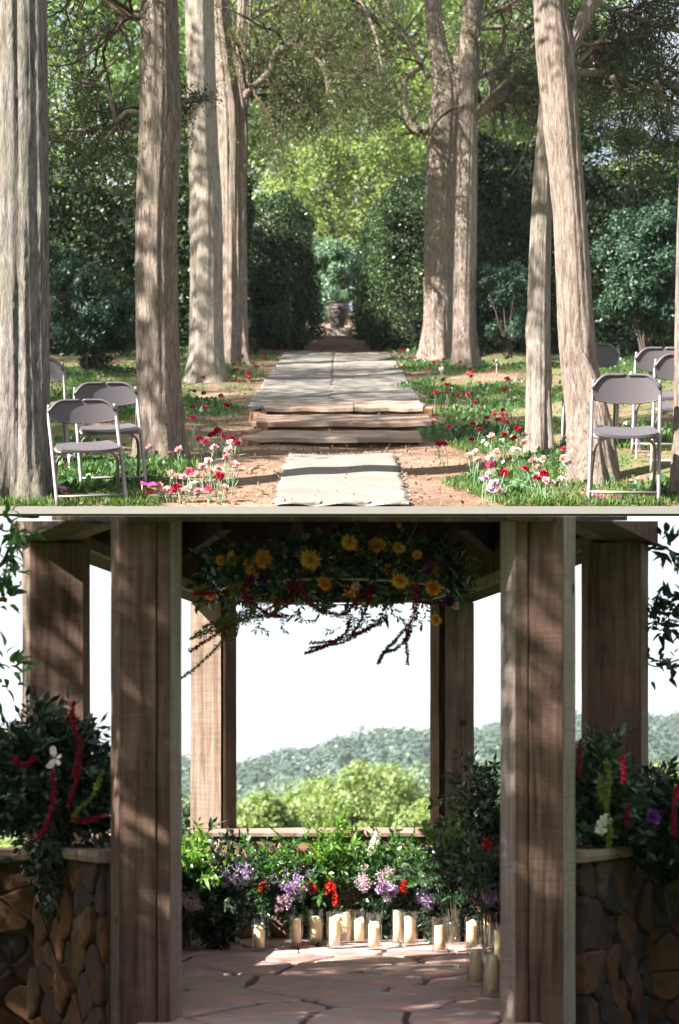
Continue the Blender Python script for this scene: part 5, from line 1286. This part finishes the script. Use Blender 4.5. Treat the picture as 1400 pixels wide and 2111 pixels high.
leafparts(H_, C_[big], D_[big], 'glossy', r_)
V, Fc = leaves(C_[~big], .038, .42, out=D_[~big] * 3, spread=.35, r=r_); obj('foliage', mesh_from('foliage', V, Fc), LM['glossy'], H_, kind='stuff')
a = r_.uniform(0, 6.28, 2600); rr = RX + r_.normal(0, .045, 2600); pts = np.stack([rr * np.cos(a), rr * np.sin(a), r_.uniform(-.01, .17, 2600)], 1)
V, Fc = leaves(pts, .05, .5, r=r_); obj('moss_core', mesh_from('moss', V, Fc), LM['dark'], H_, kind='stuff')
# loose willow sprigs hanging below, seen against the sky
C_, D_, tb = [], [], []
for (x, y, dx, dy, nn) in ((500, 1265, -20, 55, 9), (545, 1262, -22, 48, 9), (575, 1262, 14, 50, 9), (600, 1255, 40, 30, 8), (520, 1270, 30, 40, 8), (480, 1250, -10, 60, 9), (650, 1245, 60, 35, 10), (700, 1250, 50, 40, 9), (745, 1250, -20, 50, 8), (800, 1245, 30, 40, 8), (850, 1240, 16, 55, 8), (770, 1260, -50, 50, 11), (730, 1270, -60, 40, 9), (880, 1235, 20, 30, 7), (620, 1250, -30, 30, 8), (820, 1262, 30, 34, 8)):
    p = np.array(P(x, y, HZ - .45) - hc); e = np.array(P(x + dx, y + dy * .75, HZ - .45) - hc); pts = []
    for i in range(nn + 1):
        t_ = i / nn; q = p + (e - p) * t_ + np.array([0, 0, -.02 * math.sin(t_ * 3)]); pts.append(Vector(q)); d = (e - p) / np.linalg.norm(e - p)
        s = np.cross(d, r_.normal(0, 1, 3)); s /= np.linalg.norm(s); C_ += [q, q]; D_ += [d + s * .7, d - s * .7]
    tb.append((pts, .0009, 3))
C_ = np.array(C_); D_ = np.array(D_); V, Fc = leaves(C_, .027, .30, out=D_ * 3, spread=.3, r=r_); obj('willow_leaves', mesh_from('willow', V, Fc), LM['glossy'], H_, kind='stuff')
obj('sprig_stems', tubes_mesh(tb, 'sprigs'), M['stem_dark'], H_, kind='stuff')
for (x, y, rad, mt) in ((456, 1155, 12, 'orange'), (484, 1150, 17, 'amber'), (511, 1162, 13, 'orange'), (542, 1151, 21, 'orange'), (642, 1153, 24, 'amber'), (667, 1205, 17, 'orange'), (721, 1117, 18, 'amber'), (778, 1125, 18, 'orange'), (823, 1128, 14, 'amber'), (825, 1195, 19, 'amber'), (895, 1210, 19, 'orange'), (892, 1170, 16, 'orange'), (899, 1277, 13, 'amber'), (435, 1226, 12, 'orange'), (824, 1083, 7, 'orange'), (860, 1143, 11, 'amber')):
    zz = HZ - .40 * math.cos((x - 690) / 260 * 1.4) - (.22 if rad > 8 else -.3)
    mum(H_, P(x, y, zz) - hc, rad / F * zz * 1.2, mt, r_, (random.uniform(-.9, .9), -1, random.uniform(-.8, .5)))
for (x, y, s, mt) in ((516, 1195, 12, 'purple'), (540, 1193, 12, 'purple'), (600, 1188, 10, 'purple'), (885, 1173, 13, 'purple'), (925, 1240, 14, 'purple'), (912, 1158, 8, 'purple'), (733, 1208, 9, 'c_pale'), (938, 1250, 8, 'c_pale'), (590, 1187, 5, 'amber'), (936, 1162, 5, 'purple')):
    zz = HZ - .5; V, Fc = leaves(np.zeros((26, 3)), s / F * zz * 1.1, .95, r=r_); obj('small_bloom', mesh_from('small_bloom', V, Fc), LM[mt], H_, loc=P(x, y, zz) - hc)
for (x, y) in ((750, 1140), (765, 1150), (520, 1185), (805, 1175), (722, 1222), (620, 1170)):
    zz = HZ - .5; V, Fc = leaves(clumps([np.array(P(x, y, zz) - hc)], .03, 60, r_, .1)[0], .012, .9, r=r_); obj('berry_cluster', mesh_from('berries', V, Fc), LM['orange'], H_)
for pts, mt, w_ in (([(515, 1190), (503, 1219), (526, 1247), (561, 1268), (593, 1269)], 'ama', 9), ([(575, 1236), (552, 1256), (474, 1292), (428, 1318), (392, 1342)], 'ama', 11),
                    ([(530, 1262), (497, 1272), (450, 1288), (401, 1308)], 'amag', 22), ([(520, 1268), (490, 1284), (440, 1300), (395, 1316)], 'amag', 18), ([(480, 1300), (455, 1325), (410, 1370), (366, 1402)], 'amag', 7), ([(540, 1240), (500, 1262), (455, 1278), (420, 1292)], 'amag', 14),
                    ([(675, 1262), (707, 1266), (730, 1246), (745, 1222)], 'ama', 9), ([(797, 1266), (762, 1292), (735, 1308), (698, 1326), (639, 1334)], 'ama', 7), ([(790, 1280), (750, 1300), (700, 1318), (660, 1336), (630, 1345)], 'ama', 5),
                    ([(858, 1200), (857, 1251), (844, 1292), (838, 1320), (841, 1368)], 'ama', 12), ([(840, 1290), (817, 1318), (795, 1340), (780, 1366)], 'amag', 3), ([(618, 1210), (643, 1242), (671, 1264)], 'ama', 8), ([(762, 1195), (762, 1233), (748, 1269), (728, 1308)], 'ama', 6),
                    ([(400, 1222), (430, 1222), (470, 1218)], 'ama', 8), ([(560, 1230), (575, 1250), (560, 1268), (530, 1270)], 'amag', 16), ([(500, 1205), (478, 1210), (480, 1230)], 'amag', 11), ([(640, 1248), (668, 1260), (664, 1240)], 'amag', 10), ([(860, 1240), (900, 1243)], 'ama', 6), ([(790, 1225), (770, 1242), (800, 1210)], 'amag', 9),
                    ([(720, 1280), (715, 1300), (690, 1320), (640, 1325)], 'ama', 4), ([(848, 1300), (820, 1334), (790, 1345)], 'ama', 5), ([(590, 1210), (610, 1205), (600, 1240), (560, 1262)], 'ama', 6)):
    tassel(H_, pts, HZ - .5, mt, w_, hc, r_)

# ---- planters' greenery on the side walls
WL = bunch('dark leafy arrangement with amaranth on the left wall, a butterfly on it', 95, 1720, 6.95, 120, 250, 'dark', 320, 420, 150, vase=False, base=CT, lf=.05, lng=.2)
r_ = np.random.default_rng(600)
for pts, mt, w_ in (([(150, 1445), (152, 1490), (165, 1540), (150, 1600)], 'ama', 9), ([(165, 1535), (160, 1600), (140, 1660)], 'ama', 10), ([(30, 1565), (50, 1578), (75, 1560)], 'ama', 11), ([(110, 1590), (112, 1640), (95, 1700), (75, 1730)], 'ama', 13),
                    ([(212, 1590), (190, 1640), (160, 1670), (150, 1690)], 'amag', 8), ([(150, 1688), (180, 1692), (214, 1680)], 'ama', 9)): tassel(WL, pts, 6.5, mt, w_, Vector(WL.location), r_)
WR = bunch('upright dark arrangement on the right wall against the near right post', 1228, 1720, 6.85, 52, 200, 'glossy', 321, 150, 80, vase=False, base=CT, lf=.045, lng=.16)
for pts, mt, w_ in (([(1250, 1570), (1255, 1600), (1252, 1640), (1250, 1670)], 'amag', 13), ([(1256, 1690), (1258, 1720), (1254, 1745)], 'amag', 9), ([(1284, 1560), (1286, 1590), (1284, 1612)], 'ama', 8), ([(1196, 1530), (1194, 1600)], 'ama', 9), ([(1240, 1600), (1236, 1630), (1244, 1650)], 'amag', 10)): tassel(WR, pts, 6.45, mt, w_, Vector(WR.location), r_)
WR2 = bunch('trailing dark arrangement spilling over the right wall towards the right edge', 1345, 1740, 7.05, 80, 110, 'dark', 322, 150, 80, vase=False, base=CT - .03, lf=.05, lng=.2)
for pts, mt, w_ in (([(1396, 1620), (1392, 1650), (1388, 1700), (1392, 1720)], 'ama', 8), ([(1294, 1665), (1294, 1700)], 'ama', 6)): tassel(WR2, pts, 6.6, mt, w_, Vector(WR2.location), r_)
V, Fc = leaves(np.zeros((30, 3)), .035, .95, r=r_); obj('purple_bloom', mesh_from('bloom', V, Fc), LM['purple'], WR2, loc=P(1346, 1686, 6.6) - Vector(WR2.location))
V, Fc = leaves(clumps([np.array([0, 0, 0]), np.array([.01, 0, .03])], .02, 30, r_, .1)[0], .02, .8, r=r_); obj('white_bloom', mesh_from('bloom', V, Fc), LM['white'], WR, loc=P(1240, 1708, 6.45) - Vector(WR.location))
bunch('drooping dark leaves hanging over the front of the right wall', 1385, 1790, 7.15, 32, 45, 'dark', 323, 22, 18, vase=False, base=.3)
# butterfly
bf = thing('butterfly', 'pale spotted butterfly decoration perched on the dark left arrangement', 'butterfly', P(112, 1562, 6.45))
m, t, b = nodes('wing'); co = N(t, 'TexCoord'); vo = N(t, 'TexVoronoi', Scale=120.0); t.links.new(co.outputs['Object'], vo.inputs['Vector'])
rr_ = ramp(t, [(.18, (.12, .04, .05)), (.28, (.75, .6, .6))]); t.links.new(vo.outputs['Distance'], rr_.inputs[0]); t.links.new(rr_.outputs[0], b.inputs['Base Color'])
def wing(pl, nm):
    V = [Vector((x / F * 6.72, -.004 - .0005 * abs(x), y / F * 6.72)) for x, y in pl]; n_ = len(V); V += [v + Vector((0, .001, 0)) for v in V]
    Fc = [tuple(range(n_)), tuple(range(2 * n_ - 1, n_ - 1, -1))] + [(i, n_ + i, n_ + (i + 1) % n_, (i + 1) % n_) for i in range(n_)]
    obj(nm, mesh_from(nm, V, Fc), m, bf)
wing([(0, 0), (-8, 8), (-8, 20), (-2, 24), (4, 20), (6, 8)], 'forewing'); wing([(1, 0), (8, 4), (14, 8), (15, 2), (10, -2)], 'forewing')
wing([(0, -1), (-8, -6), (-16, -18), (-8, -22), (0, -18), (3, -8)], 'hindwing'); wing([(2, -2), (10, -4), (14, -12), (8, -16), (3, -10)], 'hindwing')
mb = MB(); mb.tube([(-.008, -.006, .002), (.012, -.006, -.004)], [.002, .0015], 6); obj('body', mb.mesh('body'), M['stem_dark'], bf)

shrub('bush', 'unseen leafy bush added left of the gazebo to keep light off the dark wall', 'bush', (-2.65, 5.3, 1.0), (1.25, 1.0, 1.5), 20000, .07, 'dark', 801, cl=50)  # added out of view to cut the light on the left wall
shrub('bush', 'unseen leafy bush added right of the gazebo to keep light off the wall', 'bush', (2.9, 5.9, .7), (1.1, .9, .85), 12000, .07, 'dark', 802, cl=50)  # its counterpart, added to cut the light from the right
for k, (x, y, rd, lb) in enumerate(((.5, -6.0, 3.6, 'unseen broad tree added behind the viewer to block the sky'), (5.4, -2.5, 3.4, 'unseen broad tree added at the right behind the viewer to block the sky'), (5.6, 4.0, 2.6, 'unseen broad tree added right of the gazebo front to block the sky'), (-4.6, -4.8, 3.2, 'unseen broad tree added at the left behind the viewer to block the sky'))):  # trees added out of view, holding skylight off the gazebo front
    broadleaf(lb, x, y, .4, 9 if k != 2 else 6.5, rd, 9000, .22, 'glossy', 850 + k, cl=110, gz0=-.62)
# ---- trees standing beside the gazebo, mostly outside the picture
def sidetree(label, x, y, h0, h1, rad, n, seed, arms, z, mat='mid', tr=.12, leaf=.075, cl=140):
    r_ = np.random.default_rng(seed); T = broadleaf(label, x, y, h0, h1, rad, n, leaf, mat, seed, cl=cl, trunk_r=tr, gz0=-.62)
    off = Vector(T.location); C_, D_ = [], []
    for arm in arms:
        K = len(arm); pl = [(off.x * .0 + P(px, py, z).x, P(px, py, z).y, P(px, py, z).z, w_ / F * z) for px, py, w_ in arm]
        sp = spline(pl, 6); mb = MB(); mb.tube([Vector(p[:3]) - off for p in sp], [p[3] for p in sp], 6); obj('branch', mb.mesh('branch', True), M['bark_far'], T)
        for i in range(3, len(sp)):
            for _ in range(2):
                p = np.array(sp[i][:3]) - np.array(off); d = r_.normal(0, 1, 3); d[1] *= .4; d /= np.linalg.norm(d)
                for q in range(3): C_.append(p + d * .012 * (q + 1) * 2); D_.append(d + r_.normal(0, .6, 3))
    C_ = np.array(C_); D_ = np.array(D_); k = r_.uniform(0, 1, len(C_)) < .45
    if k.sum() > 280: k[np.where(k)[0][280:]] = False
    leafparts(T, C_[k], D_[k], mat, r_)
    return T
sidetree('leafy tree left of the gazebo, unseen crown placed for shade, twigs reaching in at left', -4.7, 3.55, 1.2, 8.0, 2.6, 62000, 701,  # twigs are seen; the dense crown is placed to shade the posts
         [[(-180, 1250, 6), (-60, 1190, 5), (0, 1165, 4), (22, 1125, 3), (44, 1110, 2)], [(-120, 1090, 4), (-20, 1085, 3), (12, 1095, 2), (34, 1088, 1.5)], [(-60, 1250, 4), (0, 1236, 5), (14, 1238, 5)], [(4, 1230, 1.5), (12, 1180, 1.5), (16, 1130, 1.2)], [(-100, 1420, 4), (-30, 1375, 3), (5, 1370, 2), (22, 1378, 1.5)], [(-60, 1420, 2), (0, 1412, 1.5)]], 7.0, tr=.16)
sidetree('leafy tree right of the gazebo, twigs reaching in at the right edge', 4.7, 9.2, 1.4, 5.4, 2.0, 9000, 702,
         [[(1540, 1180, 5), (1440, 1150, 4), (1396, 1142, 3), (1370, 1128, 2), (1352, 1118, 1.5)], [(1560, 1290, 6), (1440, 1280, 4), (1392, 1265, 3), (1360, 1262, 2), (1330, 1240, 1.5)], [(1500, 1300, 4), (1410, 1290, 3), (1370, 1290, 2.5), (1350, 1282, 2), (1322, 1296, 1.2)], [(1460, 1350, 3), (1400, 1360, 2), (1356, 1374, 1.8), (1330, 1366, 1.2)], [(1440, 1240, 3), (1396, 1236, 2), (1350, 1262, 1.4)]], 7.6, 'dark', tr=.1)
